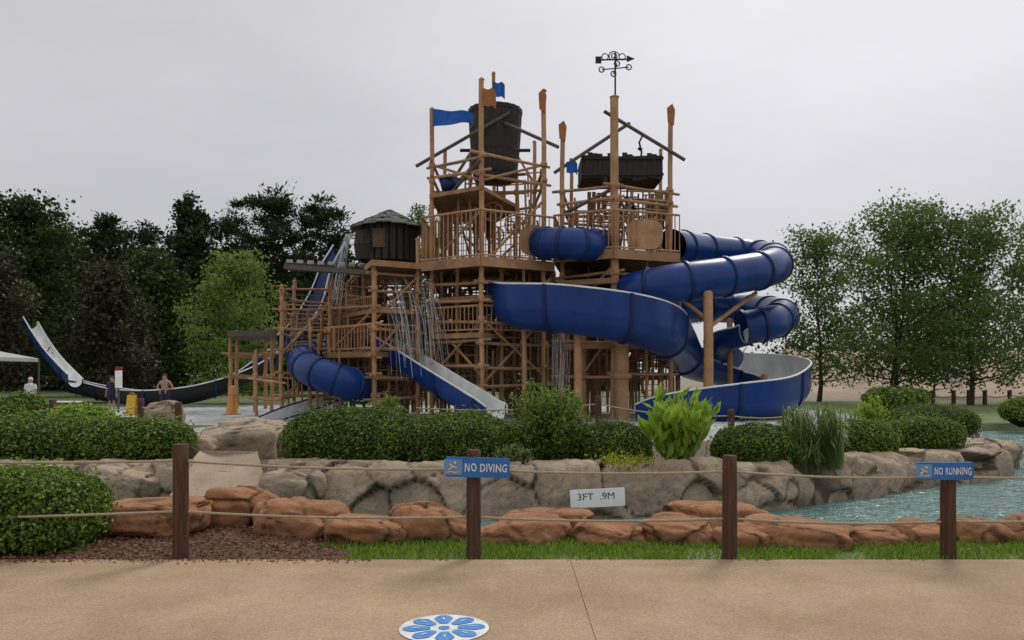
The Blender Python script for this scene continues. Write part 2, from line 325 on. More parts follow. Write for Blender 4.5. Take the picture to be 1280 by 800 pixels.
def boulder(px,top,bot,wpx,Yd,label,m='boulder',seed=0,dep=.8,cat='boulder',group='boulders lining the stream',name='boulder',tl=.30):
    bm=bmesh.new(); bmesh.ops.create_icosphere(bm,subdivisions=5,radius=1); zt=Z(top,Yd); zb=Z(bot,Yd); cx=XP(px,Yd); a=wpx/2*Yd/F; h=(zt-zb)
    rot=Matrix.Rotation(random.uniform(-.25,.25),3,'Z'); co=[];ck=[]; fx=a*1.3; pw_=random.uniform(.64,.85); skx=random.uniform(-.3,.3)
    for vv in bm.verts:
        p=Vector(vv.co); q_=Vector([math.copysign(abs(t)**pw_,t) for t in p])
        s=1+.26*noise.noise(p*1.2+Vector((seed*3.7,1,2)))+.07*noise.noise(p*3.2+Vector((seed,5,2)))
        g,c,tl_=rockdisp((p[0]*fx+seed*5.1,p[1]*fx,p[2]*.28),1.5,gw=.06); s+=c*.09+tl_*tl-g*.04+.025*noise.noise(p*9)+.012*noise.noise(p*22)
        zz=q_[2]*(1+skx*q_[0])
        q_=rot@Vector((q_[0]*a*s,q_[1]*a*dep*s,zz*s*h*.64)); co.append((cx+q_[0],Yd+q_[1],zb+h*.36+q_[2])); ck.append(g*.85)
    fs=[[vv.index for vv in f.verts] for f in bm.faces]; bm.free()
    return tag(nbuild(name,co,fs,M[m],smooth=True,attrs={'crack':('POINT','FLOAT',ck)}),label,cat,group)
BL=[(190,623,656,140,8.3,'low orange boulder just right of the clipped bush in the foreground'),
(298,609,648,95,8.8,'brown rounded boulder standing back behind the leftmost rope post'),
(385,627,670,130,8.3,'orange boulder between the leftmost rope post and the grass end'),
(460,645,677,108,7.9,'flat orange boulder at the left end of the grass strip'),
(545,633,680,104,8.0,'broad orange boulder just left of the no diving sign post'),
(652,648,682,116,7.9,'flat boulder just right of the no diving sign post, in the front row'),
(688,636,660,112,8.4,'pale orange boulder standing back below the left end of the depth plate'),
(763,652,681,96,7.85,'small flat boulder in the front row below the depth plate'),
(845,645,685,100,7.9,'orange boulder left of the third rope post, in the front row'),
(893,629,660,122,8.5,'pale boulder standing back behind the third rope post'),
(930,657,695,66,7.6,'small dark boulder at the foot of the third rope post, nearest the path'),
(1005,650,690,130,7.8,'wide cracked boulder right of the third rope post'),
(1087,656,688,92,7.8,'low brown boulder second to the right of the third rope post'),
(1147,651,685,84,7.9,'orange boulder just left of the no running sign post'),
(1220,647,685,86,7.9,'rounded boulder just right of the no running sign post'),
(1278,644,681,80,7.9,'boulder cut off by the right edge of the picture')]
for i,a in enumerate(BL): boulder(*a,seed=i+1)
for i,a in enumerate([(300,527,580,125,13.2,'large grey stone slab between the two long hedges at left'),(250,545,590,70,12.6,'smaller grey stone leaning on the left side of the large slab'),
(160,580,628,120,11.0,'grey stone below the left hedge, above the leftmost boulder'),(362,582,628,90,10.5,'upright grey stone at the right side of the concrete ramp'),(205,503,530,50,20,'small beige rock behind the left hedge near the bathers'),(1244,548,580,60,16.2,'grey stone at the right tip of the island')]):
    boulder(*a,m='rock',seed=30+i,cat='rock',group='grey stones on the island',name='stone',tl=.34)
# stream ramp
b=MB(); pr=[W(212,632,10.1),W(336,634,10.0),W(322,573,11.5),W(250,573,11.6)]; k=14; V=[]
for i in range(k+1):
    for j in range(k+1):
        p=pr[0].lerp(pr[1],j/k).lerp(pr[3].lerp(pr[2],j/k),i/k); V.append(p+Vector((0,0,.05+.05*noise.noise(p*2)+.06*(abs(j/k-.5)*2)**3)))
b.add(V,[(i*(k+1)+j,i*(k+1)+j+1,(i+1)*(k+1)+j+1,(i+1)*(k+1)+j) for i in range(k) for j in range(k)],True)
lo=[p+Vector((0,0,-.6)) for p in pr]; b.add([V[0],V[k],V[-1],V[-1-k]]+lo,[(0,4,5,1),(1,5,6,2),(2,6,7,3),(3,7,4,0)])
tag(b.build('stream_ramp',M['ramp']),'smooth beige concrete ramp sloping down between stones at left','ramp')
# ---------------------------------------------------------------- hedges and plants
def hedge(name,label,x0,x1,top,bot,Yd,dep,n,m='hedge',ls=.045,cat='hedge',group=None,p=2.35,rough=.12):
    zt=Z(top,Yd); zb=Z(bot,Yd)-.05; cx=XP((x0+x1)/2,Yd); A=np.array([(x1-x0)/2*Yd/F,dep/2,(zt-zb)*.5]); c=np.array([cx,Yd,(zt+zb)/2])
    root=thing(name,label,cat,(cx,Yd,zb),group); ph=random.uniform(0,9)
    def surf(d):
        s=(np.abs(d/A)**p).sum(1)**(-1/p); P=d*s[:,None]; return P*(1+rough*lump(P*1.6,ph,2.2))[:,None]
    d=unit(RNG.normal(size=(n*2,3))*A); d=d[d[:,2]>-.9*A[2]][:n]; P=surf(d); nr=unit(np.sign(P)*np.abs(P/A)**(p-1)/A)
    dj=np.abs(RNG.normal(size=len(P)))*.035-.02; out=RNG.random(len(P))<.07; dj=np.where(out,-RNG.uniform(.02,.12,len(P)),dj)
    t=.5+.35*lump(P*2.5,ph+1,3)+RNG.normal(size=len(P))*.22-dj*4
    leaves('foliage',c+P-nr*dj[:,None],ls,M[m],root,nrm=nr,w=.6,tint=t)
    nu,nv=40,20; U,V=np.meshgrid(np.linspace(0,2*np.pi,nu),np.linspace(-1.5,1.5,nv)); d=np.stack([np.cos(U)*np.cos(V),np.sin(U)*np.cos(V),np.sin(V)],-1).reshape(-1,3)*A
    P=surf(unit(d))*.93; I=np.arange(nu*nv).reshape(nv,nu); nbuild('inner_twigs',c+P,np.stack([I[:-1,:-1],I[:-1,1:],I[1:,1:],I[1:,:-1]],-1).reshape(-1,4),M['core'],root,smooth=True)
    return root
HG='clipped hedges on the island'
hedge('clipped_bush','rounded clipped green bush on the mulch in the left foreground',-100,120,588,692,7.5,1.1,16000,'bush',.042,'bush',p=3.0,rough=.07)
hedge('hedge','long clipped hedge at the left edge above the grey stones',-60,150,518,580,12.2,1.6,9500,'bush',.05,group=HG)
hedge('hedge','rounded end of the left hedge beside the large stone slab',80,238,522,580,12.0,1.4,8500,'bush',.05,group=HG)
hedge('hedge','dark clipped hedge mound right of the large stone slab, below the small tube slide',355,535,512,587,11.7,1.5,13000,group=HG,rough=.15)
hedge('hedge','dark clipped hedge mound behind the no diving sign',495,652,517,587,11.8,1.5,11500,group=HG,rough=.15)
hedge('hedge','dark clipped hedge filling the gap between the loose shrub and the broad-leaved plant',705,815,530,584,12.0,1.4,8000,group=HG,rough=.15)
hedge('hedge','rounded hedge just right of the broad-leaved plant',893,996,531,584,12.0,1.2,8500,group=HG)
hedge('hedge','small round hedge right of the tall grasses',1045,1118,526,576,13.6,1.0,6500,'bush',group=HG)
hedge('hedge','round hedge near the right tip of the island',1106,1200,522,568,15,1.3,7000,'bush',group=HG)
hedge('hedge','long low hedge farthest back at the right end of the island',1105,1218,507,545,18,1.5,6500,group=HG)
hedge('shrub','light green shrub showing over the left hedge',70,140,508,535,15,.9,2500,'bright',.06,'shrub',group='small shrubs behind the left hedge',p=2.1,rough=.25)
hedge('shrub','darker shrub at the left edge behind the left hedge',-20,62,495,532,17,1.2,3500,'bush',.07,'shrub',group='small shrubs behind the left hedge',p=2.1,rough=.25)
hedge('shrub','pale shrub beside the river on the far right bank',1255,1300,497,532,26,1.5,2500,'willow',.1,'shrub',p=2.1,rough=.25)
hedge('shrub','dark shrub on the far bank behind the lower flume',1085,1155,484,512,27,2,3000,'bush',.1,'shrub',p=2.1,rough=.25)
def loose_shrub(name,label,px,Yd,bot,top,wpx,n,m,ls,cat='shrub',stems=26,droop=.0,up=None,w=.42):
    zb=Z(bot,Yd); h=Z(top,Yd)-zb; R=wpx/2*Yd/F; c=Vector((XP(px,Yd),Yd,zb)); root=thing(name,label,cat,c); b=MB(); P=[];T=[];A=[]
    for i in range(stems):
        a=i*2.4; rr=R*math.sqrt((i+.5)/stems)*.9; hh=h*(1.02-.5*(rr/R)**2)*random.uniform(.72,1.08)
        pts=[c+Vector((math.cos(a)*rr*t**.8*(1),math.sin(a)*rr*t*.8,hh*t-droop*h*t*t)) for t in (0,.35,.7,1)]
        b.tube(pts,[.012,.01,.007,.003],5)
        k=n//stems; t=RNG.uniform(.12,1.0,k); q=catmull([tuple(p) for p in pts],10); s=q[np.clip((t*30).astype(int),0,len(q)-1)]
        if up is None: P.append(s+RNG.normal(size=(k,3))*.045*R/.5)
        else:
            az=RNG.uniform(0,6.283,k); d=np.stack([np.cos(az)*.6,np.sin(az)*.6,np.full(k,up)],1); A.append(d); P.append(s+unit(d)*ls*.42)
        T.append(.45*t+RNG.uniform(0,.45,k)+random.uniform(-.1,.1)); 
    b.build('stem',M['bark' if up is None else 'bright_stem'],root); leaves('foliage',np.vstack(P),ls,M[m],root,w=w,tint=np.concatenate(T),axis=np.vstack(A)*1.6 if A else None)
loose_shrub('shrub','tall loose shrub of narrow green leaves right of the no diving sign',688,11.5,584,468,122,8500,'bush',.07)
loose_shrub('canna_plant','bright green broad-leaved plant with upright pointed leaves in the middle of the island',850,11.2,590,486,112,620,'bright',.25,'plant',stems=34,up=1.0,w=.34)
loose_shrub('shrub','small pointed shrub above the dark hedge near the small tube slide',487,12.6,530,492,40,1500,'willow',.06,stems=12)
loose_shrub('shrub','light green loose shrub right of the tall grasses',1088,16,535,494,50,1600,'bright',.07,stems=18)
loose_shrub('shrub','olive loose shrub between the dark hedges and the depth plate',640,11.0,590,552,60,1500,'reed',.06,stems=18)
loose_shrub('ground_cover','yellow-green low flowering plants at the foot of the shrubs above the depth plate',782,10.85,590,570,115,2600,'yellow',.04,'plant',stems=40)
loose_shrub('shrub','low green sprigs growing at the right foot of the clipped foreground bush',88,7.25,700,684,45,500,'bush',.05,stems=10)
def blade_plant(name,label,px,Yd,bot,top,wpx,n,m,wd,arch,cat,up=.75):
    zb=Z(bot,Yd); h=Z(top,Yd)-zb; R=wpx/2*Yd/F; c=np.array([XP(px,Yd),Yd,zb]); root=thing(name,label,cat,tuple(c)); V=[];Q=[];T=[]
    S=6
    for i in range(n):
        a=random.uniform(0,6.283); r0=R*.55*math.sqrt(random.random()); rr=R*random.uniform(.25,1.05); hh=h*random.uniform(.5,1.08)*(1-.25*(rr/R)**2)
        d=np.array([math.cos(a),math.sin(a),0]); s=np.array([-math.sin(a),math.cos(a),0]); tw=random.uniform(-.5,.5); s=s*math.cos(tw)+np.array([0,0,1])*math.sin(tw)*.4
        b0=c+np.array([math.cos(a+2)*r0,math.sin(a+2)*r0,0]); k=len(V)
        for j in range(S+1):
            t=j/S; p=b0+d*(rr-r0*.5)*t**1.6+np.array([0,0,hh*(t-arch*t**3)/(1-arch*.6)*1.0]); wv=wd*(math.sin(math.pi*min(1,.12+t*.88))**.8)*random.uniform(.95,1.05)
            V+= [p-s*wv+np.array([0,0,wv*.25]),p,p+s*wv+np.array([0,0,wv*.25])]
        tt=random.random()
        for j in range(S):
            for u in (0,1): e=k+j*3+u; Q.append((e,e+1,e+4,e+3)); T.append(tt+random.uniform(-.1,.1))
    return nbuild('leaf_blades',V,Q,M[m],root,smooth=True,attrs={'tint':('FACE','FLOAT',np.clip(T,0,1))})
blade_plant('ornamental_grass','tall arching grey-green grass clump right of the rounded hedge',1015,12.0,584,482,140,420,'reed',.012,.6,'ornamental grass')
blade_plant('ornamental_grass','smaller darker grass clump behind the small round hedge',1052,14.2,560,496,90,180,'reed',.012,.5,'ornamental grass')
blade_plant('ornamental_grass','low drooping grass clump at the stone wall under the tall grasses',1005,11.7,592,540,80,160,'reed',.009,.7,'ornamental grass')
# ---------------------------------------------------------------- trees
def tree(name,label,px,Yd,top,wpx,m,kind='broad',n=9000,ls=.25,cb=.3,group=None,nl=34,stems=1,rc=.15,cat='tree'):
    x=XP(px,Yd); Ht=Z(top,Yd)*(.9 if kind=='broad' else 1 if kind!='willow' else .94); R=wpx/2*Yd/F; root=thing(name,label,cat,(x,Yd,0),group); b=MB(); C=[]
    base=Vector((x,Yd,0)); sp=[]
    for s in range(stems):
        lean=Vector((random.uniform(-1,1),random.uniform(-1,1),0))*(R*.25 if stems>1 else R*.06)
        pts=[base+lean*(k/8)**1*(1.3 if stems>1 else 1)+Vector((random.uniform(-1,1)*.012*Ht*(k>0),random.uniform(-1,1)*.012*Ht*(k>0),Ht*.96*k/8)) for k in range(9)]
        r0=Ht*.014/(stems**.4); b.tube(pts,[r0*(1.25 if k==0 else 1-k/8.6) for k in range(9)],8); sp.append(pts)
    for i in range(nl):
        t=cb+(1-cb)*((i+random.random()*.8)/nl); u=(t-cb)/(1-cb); P=sp[i%stems]; f=t*8*.98; k=min(7,int(f)); st=P[k].lerp(P[k+1],f-k)
        az=i*2.4+random.uniform(-.5,.5)
        if kind=='pine': pr=(.35+.65*math.sin(math.pi*min(1,.25+u*.75)))*random.uniform(.35,1.15); el=random.uniform(-.1,.4)
        elif kind=='cone': pr=(1.02-u)**.75*random.uniform(.6,1.12)+.06; el=random.uniform(-.05,.3)
        else: pr=math.sqrt(max(.03,1-((u-.38)/.68)**2))*random.uniform(.6,1.08)*(1 if kind!='willow' else random.uniform(.65,1.15)); el=.15+.75*u+random.uniform(-.2,.2)
        Ln=R*pr; d=Vector((math.cos(az)*math.cos(el),math.sin(az)*math.cos(el),math.sin(el)))
        pts=[st+d*Ln*s+Vector((0,0,Ln*.18*s*s*(-1 if kind=='willow' else 1))) for s in (0,.35,.7,1)]
        rr=Ht*.005*(1.1-u); b.tube(pts,[rr,rr*.7,rr*.45,rr*.2],5)
        nc=3 if kind=='pine' else 4
        for s in np.linspace(.4,1.02,nc): C.append(list(st+d*Ln*s+Vector((random.gauss(0,.1)*R,random.gauss(0,.1)*R,Ln*.15*s*s+random.gauss(0,.06)*R))))
        sub=pts[2]; d2=Vector((math.cos(az+random.choice((-.9,.9))),math.sin(az+.6),.4)); b.tube([sub,sub+d2*Ln*.4],[rr*.4,rr*.15],4); C.append(list(sub+d2*Ln*.4))
    C.append([x,Yd,Ht*.98]); C=np.array(C); b.build('trunk',M['bark'],root)
    wgt=RNG.uniform(.4,1.6,len(C)); idx=RNG.choice(len(C),n,p=wgt/wgt.sum()); cs=R*rc*RNG.uniform(.6,1.4,len(C))
    off=RNG.normal(size=(n,3))*cs[idx][:,None]; off[:,2]*=.5 if kind=='pine' else .75
    if kind=='willow': off[:,2]=-np.abs(off[:,2])*1.5
    pos=C[idx]+off; ct=RNG.uniform(.0,.65,len(C)); tint=ct[idx]+RNG.uniform(-.05,.25,n)+off[:,2]/(cs[idx]+.01)*.12
    ok=pos[:,2]>Ht*cb*.55
    ax=None
    if kind=='pine': ax=unit(off)*.9+np.array([0,0,.5])
    if kind=='willow': ax=unit(off)*.8+np.array([0,0,-.3])
    leaves('crown',pos[ok],ls,M[m],root,w=.3 if kind =='pine' else .6,tint=tint[ok],axis=None if ax is None else ax[ok])
TL='trees behind the left of the water park'
tree('oak_tree','large dense dark tree at the left edge of the tree line',38,60,238,150,'oak',n=20000,ls=.33,cb=.12,nl=50,group=TL,rc=.105)
tree('oak_tree','dark reddish tree cut off by the left edge',-12,47,312,110,'magnolia',n=10000,ls=.28,cb=.12,group=TL)
tree('pine_tree','dark pine between the big left tree and the tallest left pine',132,78,268,95,'pine','pine',n=9000,ls=.48,cb=.42,group=TL,nl=24,rc=.13)
tree('pine_tree','tall narrow pine with a bare trunk, left of the bright green tree',238,72,244,88,'pine','cone',n=8500,ls=.42,cb=.38,group=TL,nl=26,rc=.12)
tree('pine_tree','broad dark pine directly behind the bright green tree',345,74,234,108,'pine','pine',n=11000,ls=.48,cb=.38,group=TL,nl=28,rc=.13)
tree('pine_tree','dark pine just left of the wooden hut',402,78,245,92,'pine','pine',n=9500,ls=.48,cb=.35,group=TL,nl=26,rc=.13)
tree('pine_tree','slim pine with a high crown between the tallest left pine and the broad pine',290,84,262,76,'pine','pine',n=8000,ls=.48,cb=.42,group=TL,nl=22,rc=.15)
tree('pine_tree','slim high pine behind the reddish magnolia',180,86,276,76,'pine','pine',n=8000,ls=.48,cb=.4,group=TL,nl=22,rc=.15)
tree('magnolia_tree','dark magnolia with rusty leaf undersides in front of the tree line',138,49,330,112,'magnolia','cone',n=14000,ls=.25,cb=.06,nl=48,group=TL)
tree('evergreen_tree','dark rounded evergreen behind the magnolia',195,66,314,115,'oak',n=12000,ls=.34,cb=.1,nl=42,group=TL)
tree('evergreen_tree','dark low evergreen far behind the left edge trees',88,82,280,120,'oak',n=10000,ls=.42,cb=.1,group=TL)
tree('willow_tree','bright green feathery tree left of the play towers',296,47,312,140,'willow','willow',n=13000,ls=.2,cb=.08,nl=50,rc=.12,group=TL)
tree('bare_topped_tree','small pale tree top showing between the hut and the left tower',524,75,228,60,'ash',n=2500,ls=.3,cb=.35,group=TL)
TR='loose trees to the right of the slides'
tree('ash_tree','smaller pale tree nearest the slides on the right',1024,50,276,125,'ash',n=10500,ls=.2,cb=.12,nl=48,rc=.12,group=TR)
tree('ash_tree','tall several-stemmed tree in the middle of the right group',1118,45,256,180,'ash',n=20000,ls=.19,cb=.13,nl=64,stems=3,rc=.105,group=TR)
tree('ash_tree','tall thin-stemmed tree right of the several-stemmed one',1214,44,262,175,'ash',n=15000,ls=.19,cb=.12,nl=60,stems=1,rc=.105,group=TR)
tree('ash_tree','tree cut off by the right edge of the picture',1300,47,266,135,'ash',n=9500,ls=.2,cb=.12,nl=48,rc=.115,group=TR)
tree('ash_tree','short dark tree low behind the right group',1168,60,385,150,'oak',n=7000,ls=.26,cb=.1,nl=40,group=TR)
P=[];T=[]
def mass(x0,x1,t0,t1,Yd,n,cl,dy=10):
    k=RNG.uniform(0,1,n); px=x0+(x1-x0)*k; tp=t0+(t1-t0)*k+RNG.normal(size=n)*14; Yv=Yd+RNG.uniform(-dy,dy,n)
    for i in range(n):
        py=tp[i]+(495-tp[i])*random.random(); c=np.array(W(px[i],py,Yv[i])); P.append(c+RNG.normal(size=(cl,3))*np.array([1.3,1.3,1.0])*Yd/80); T.append(np.full(cl,random.random()*.6)+RNG.uniform(0,.4,cl))
mass(-120,450,322,330,97,460,130); mass(440,760,408,428,95,230,110); mass(930,1380,445,425,130,160,90)
tag(leaves('distant_wood',np.vstack(P),.75,M['far'],w=.6,tint=np.concatenate(T)),'dark far-off wood filling in behind the trees and slides','wood',kind='stuff')
# sand bank on the right
V=[];nx,ny=80,16
for j in range(ny):
    for i in range(nx):
        x=28+i*.75; y=82+j*2.2; t=j/(ny-1); V.append((x,y,-.1+5.0*math.sin(min(1,t*1.3)*math.pi/2)*(min(1,i/14))+.8*noise.noise(Vector((x*.13,y*.13,0)))*t))
I=np.arange(nx*ny).reshape(ny,nx); struct(nbuild('sand_bank',V,np.stack([I[:-1,:-1],I[:-1,1:],I[1:,1:],I[1:,:-1]],-1).reshape(-1,4),M['sand'],smooth=True))
# ---------------------------------------------------------------- rope fence in front
PG='brown posts of the rope barrier'
def post(px,top,bot,wpx,Yd,label,group=PG,z0=-.1):
    zt=Z(top,Yd); r=wpx/2*Yd/F; x=XP(px,Yd); b=MB(); n=14
    pts=[Vector((x+.006*noise.noise(Vector((px,k,0))),Yd,z0+(zt-z0)*k/8)) for k in range(9)]+[Vector((x,Yd,zt+.008))]
    b.tube(pts,[r*(1.04-.05*k/8) for k in range(9)]+[r*.82],n); return tag(b.build('rope_post',M['post']),label,'post',group)
FP=[(226,556,706,19,6.98,'leftmost dark wooden rope post, standing in the mulch'),(592,563,703,18,7.0,'wooden rope post carrying the no diving sign'),(912,570,703,18,7.0,'third wooden rope post from the left, with no sign on it'),(1185,596,701,18,7.05,'wooden rope post carrying the no running sign')]
for a in FP: post(*a)
def rope(pts,label,r=.011,sag=.03,name='barrier_rope',group='ropes of the front barrier',cat='rope'):
    b=MB(); P=[]
    for i in range(len(pts)-1):
        for k in range(12): t=k/12; p=pts[i].lerp(pts[i+1],t); p.z-=sag*4*t*(1-t); P.append(p)
    P.append(pts[-1]); b.tube(P,r,7); return tag(b.build(name,M['rope']),label,cat,group)
rope([W(-420,572,6.95),W(226,576,6.98),W(592,586,7.0),W(912,589,7.0),W(1185,596,7.05),W(1560,590,7.1)],'upper tan rope strung between the front posts')
rope([W(-420,650,6.95),W(226,639,6.98),W(592,646,7.0),W(912,648,7.0),W(1185,652,7.05),W(1560,640,7.1)],'lower tan rope strung between the front posts')
def textmesh(s,wd,ht,c,m,par,name='lettering',bold=.02,tilt=0,wave=0):
    cu=bpy.data.curves.new('t','FONT'); cu.body=s; cu.size=1; cu.extrude=.0; cu.offset=bold; cu.resolution_u=3; cu.space_character=1.12 if wave else 1
    o=bpy.data.objects.new('t',cu); COL.objects.link(o); dg=bpy.context.evaluated_depsgraph_get(); me=bpy.data.meshes.new_from_object(o.evaluated_get(dg)); bpy.data.objects.remove(o)
    v=np.array([q.co for q in me.vertices]); lo=v.min(0); hi=v.max(0); v=(v-(lo+hi)/2)/(hi-lo+1e-9); off=np.array(worg(par)); c=np.array(c)-off
    ct,st=math.cos(tilt),math.sin(tilt)
    for i,q in enumerate(me.vertices):
        a=v[i][0]; d=v[i][1]
        if wave: 
            n_=len(s); li=math.floor((a+.5)*n_); d=d*(1+.05*math.sin(li*2.9+1))+.03*math.sin(li*1.9); a=a+.006*math.sin(d*5+li*2.3)
        a*=wd; d*=ht; q.co=(c[0]+a*ct-d*st,c[1],c[2]+a*st+d*ct)
    me.update(); return link(name,me,m,par)
def rrect(w,h,r,n=5):
    out=[]
    for cx,cy,a0 in ((w/2-r,h/2-r,0),(-w/2+r,h/2-r,90),(-w/2+r,-h/2+r,180),(w/2-r,-h/2+r,270)):
        for k in range(n): a=math.radians(a0+90*k/(n-1)); out.append((cx+r*math.cos(a),cy+r*math.sin(a)))
    return out
def panel(mb,c,poly,th,tilt=0):
    ct,st=math.cos(tilt),math.sin(tilt); n=len(poly); P=[(c[0]+a*ct-d*st,c[2]+a*st+d*ct) for a,d in poly]
    mb.add([(a,c[1],d) for a,d in P]+[(a,c[1]+th,d) for a,d in P],[tuple(range(n)),tuple(range(2*n-1,n-1,-1))]+[(i,n+i,n+(i+1)%n,(i+1)%n) for i in range(n)])
def sign(px0,px1,py0,py1,Yd,txt,label,tilt=0):
    c=W((px0+px1)/2,(py0+py1)/2,Yd); w=(px1-px0)*Yd/F; h=(py1-py0)*Yd/F; root=thing('warning_sign',label,'sign',(c.x,Yd,c.z-h/2),'blue warning signs on the rope posts')
    b=MB(); panel(b,c,rrect(w,h,.012),.02,tilt); b.build('board',M['signb'],root)
    ex=c.x-w*.385; b=MB(); panel(b,(ex,Yd-.003,c.z-w*.385*math.sin(tilt)),rrect(h*.92,h*.78,.008),.0028,tilt); em=b.build('emblem_square',M['signd'],root)
    b=MB(); s=h*.3; zc=c.z-w*.385*math.sin(tilt)
    b.tube([(ex-s*.7,Yd-.005,zc-s*.5),(ex,Yd-.005,zc+s*.1),(ex+s*.6,Yd-.005,zc-s*.2)],.008,6); b.tube([(ex,Yd-.005,zc+s*.1),(ex-s*.6,Yd-.005,zc+s*.5)],.007,6)
    b.tube([(ex+s*.15,Yd-.005,zc+s*.75),(ex+s*.5,Yd-.005,zc+s*.6)],.011,7); b.tube([(ex-s,Yd-.004,zc-s*.9),(ex-s*.3,Yd-.004,zc-s*.75),(ex+s*.3,Yd-.004,zc-s*.95),(ex+s,Yd-.004,zc-s*.8)],.005,5)
    b.build('pictogram',M['tint_o'],em)
    textmesh(txt,w*.66,h*.42,(c.x+w*.13,Yd-.003,c.z+w*.13*math.sin(tilt)),M['letter'],root,tilt=tilt,bold=.018,wave=1)
sign(557,637,572,597,6.89,'NO DIVING','blue sign reading NO DIVING on the second rope post',-.03)
sign(1147,1217,578,600,6.94,'NO RUNNING','blue sign reading NO RUNNING on the rightmost rope post',.0)
c=W(747,622.5,10.0); root=thing('depth_plate','weathered white plate reading 3FT .9M on the stone wall','sign',(c.x,c.y,c.z-.13)); b=MB()
panel(b,c,rrect(.68,.225,.01),.012,.05); b.build('plate',M['plate'],root); b=MB(); b.box((c.x-.25,c.y+.15,c.z),(.05,.27,.05)); b.box((c.x+.25,c.y+.15,c.z),(.05,.27,.05)); b.build('bracket',M['metal'],root)
textmesh('3FT',.2,.085,(c.x-.15,c.y-.003,c.z+.015),M['ink'],root,tilt=.05,bold=0); textmesh('.9M',.18,.085,(c.x+.12,c.y-.003,c.z+.028),M['ink'],root,tilt=.05,bold=0)
# path emblem
ce=Vector((XP(555,5.0),5.01,.025)); root=thing('path_emblem','round white and blue flower emblem painted on the path','emblem',ce)
def disc(c,r,n=40): return [(c[0]+r*math.cos(2*math.pi*k/n),c[1]+r*math.sin(2*math.pi*k/n)) for k in range(n)]
def flat(name,poly,z,m,par): b=MB(); b.add([(x,y,z) for x,y in poly],[tuple(range(len(poly)))]); return b.build(name,m,par)
flat('disc',disc(ce,.28),.030,M['paintw'],root)
def petal(a,r0,r1,hw):
    out=[]
    for k in range(15):
        t=k/14; r=r0+(r1-r0)*t; wd=min(r*.31,hw*math.sin(math.pi*(.04+.92*t**.85))**.6*r1); out.append((r,wd))
    pts=[(r,w_) for r,w_ in out]+[(r,-w_) for r,w_ in out[::-1]]
    return [(ce.x+r*math.cos(a)-w_*math.sin(a),ce.y+r*math.sin(a)+w_*math.cos(a)) for r,w_ in pts]
for k in range(8):
    a=k*math.pi/4+.1; q=flat('petal',petal(a,.085,.255,.26),.034,M['paintb'],root); flat('petal_streak',petal(a,.15,.20,.03),.038,M['paintw'],q)
flat('flower_centre',disc(ce,.035),.034,M['paintb'],root)
# ---------------------------------------------------------------- small rope posts farther back
SG='small posts of the far rope lines'
sp=[(20,498,530,9,17,'small dark post at the left edge behind the left hedge'),(66,500,535,9,16.5,'small dark post second from the left behind the left hedge'),(176,498,530,8,18,'small dark post near the bathers'),(223,503,535,8,17,'small dark post just left of the large stone slab')]
for a in sp: post(*a,group=SG,z0=.15)
rope([W(-60,512,17.5),W(20,508,17),W(66,511,16.5),W(176,508,18),W(223,512,17)],'thin rope linking the small posts behind the left hedge',r=.014,sag=.08,group='ropes of the far lines')
for a in [(748,495,528,8,16,'small dark post behind the hedge right of the loose shrub'),(914,512,535,8,15,'small dark post behind the rounded hedge')]: post(*a,group=SG,z0=.15)
rope([W(520,510,16),W(748,505,16),W(914,520,15),W(1010,515,17)],'thin pale rope running behind the middle hedges',r=.014,sag=.08,group='ropes of the far lines')
fb=[(1150,'first'),(1166,'second'),(1192,'third'),(1211,'fourth'),(1231,'fifth'),(1262,'sixth')]
for i,(px,o) in enumerate(fb): post(px,488,505,5,44,o+' short dark post from the left on the far right bank',group='short posts on the far right bank',z0=-.05)
rope([W(1120,496,44)]+[W(px,494,44) for px,_ in fb]+[W(1320,495,44)],'thin rope joining the short posts on the far right bank',r=.03,sag=.12,group='ropes of the far lines')
# ---------------------------------------------------------------- play towers
def scaffold(root,cols,ring,levels,r=.064,colm='tan',skip=()):
    P=[]
    for px,Yd,top,rr in cols:
        x=XP(px,Yd); zt=Z(top,Yd); b=MB(); b.tube([(x+random.gauss(0,.018),Yd+random.gauss(0,.015),zt*k/6) for k in range(7)],rr,10)
        for lv in levels:
            zz=Z(lv)
            if zz<zt-.1: b.tube([(x,Yd,zz-.12),(x,Yd,zz-.08),(x,Yd,zz+.08),(x,Yd,zz+.12)],[rr,rr*1.4,rr*1.4,rr],10)
        b.tube([(x,Yd,zt),(x,Yd,zt+.03),(x,Yd,zt+.09)],[rr*1.15,rr*1.15,rr*.4],10)
        b.build('pole',M[colm],root); P.append((x,Yd,zt))
    for i,j in ring:
        for li,lv in enumerate(levels):
            zz=Z(lv)+random.uniform(-.13,.13)
            if zz>min(P[i][2],P[j][2])-.05: continue
            p=Vector((P[i][0],P[i][1],zz)); q=Vector((P[j][0],P[j][1],zz+random.uniform(-.13,.13))); d=(q-p).normalized()
            MB().tube([p-d*random.uniform(.2,.5),p+(q-p)*.5+Vector((0,0,-.02)),q+d*random.uniform(.2,.5)],[r*.9,r,r*.85],8).build('beam',M[random.choice(['tan2','tan2','tan3','tan'])],root)
    return P
def railing(root,p,q,h,m='tan',sp=.2):
    p=Vector(p);q=Vector(q);b=MB(); up=Vector((0,0,h)); b.tube([p+up,q+up],.045,7); b.tube([p+Vector((0,0,.12)),q+Vector((0,0,.12))],.035,7); k=max(2,int((q-p).length/sp))
    for i in range(k+1): c=p.lerp(q,i/k); b.tube([c+Vector((0,0,.1)),c+up],.022,5)
    b.build('railing',M[m],root)
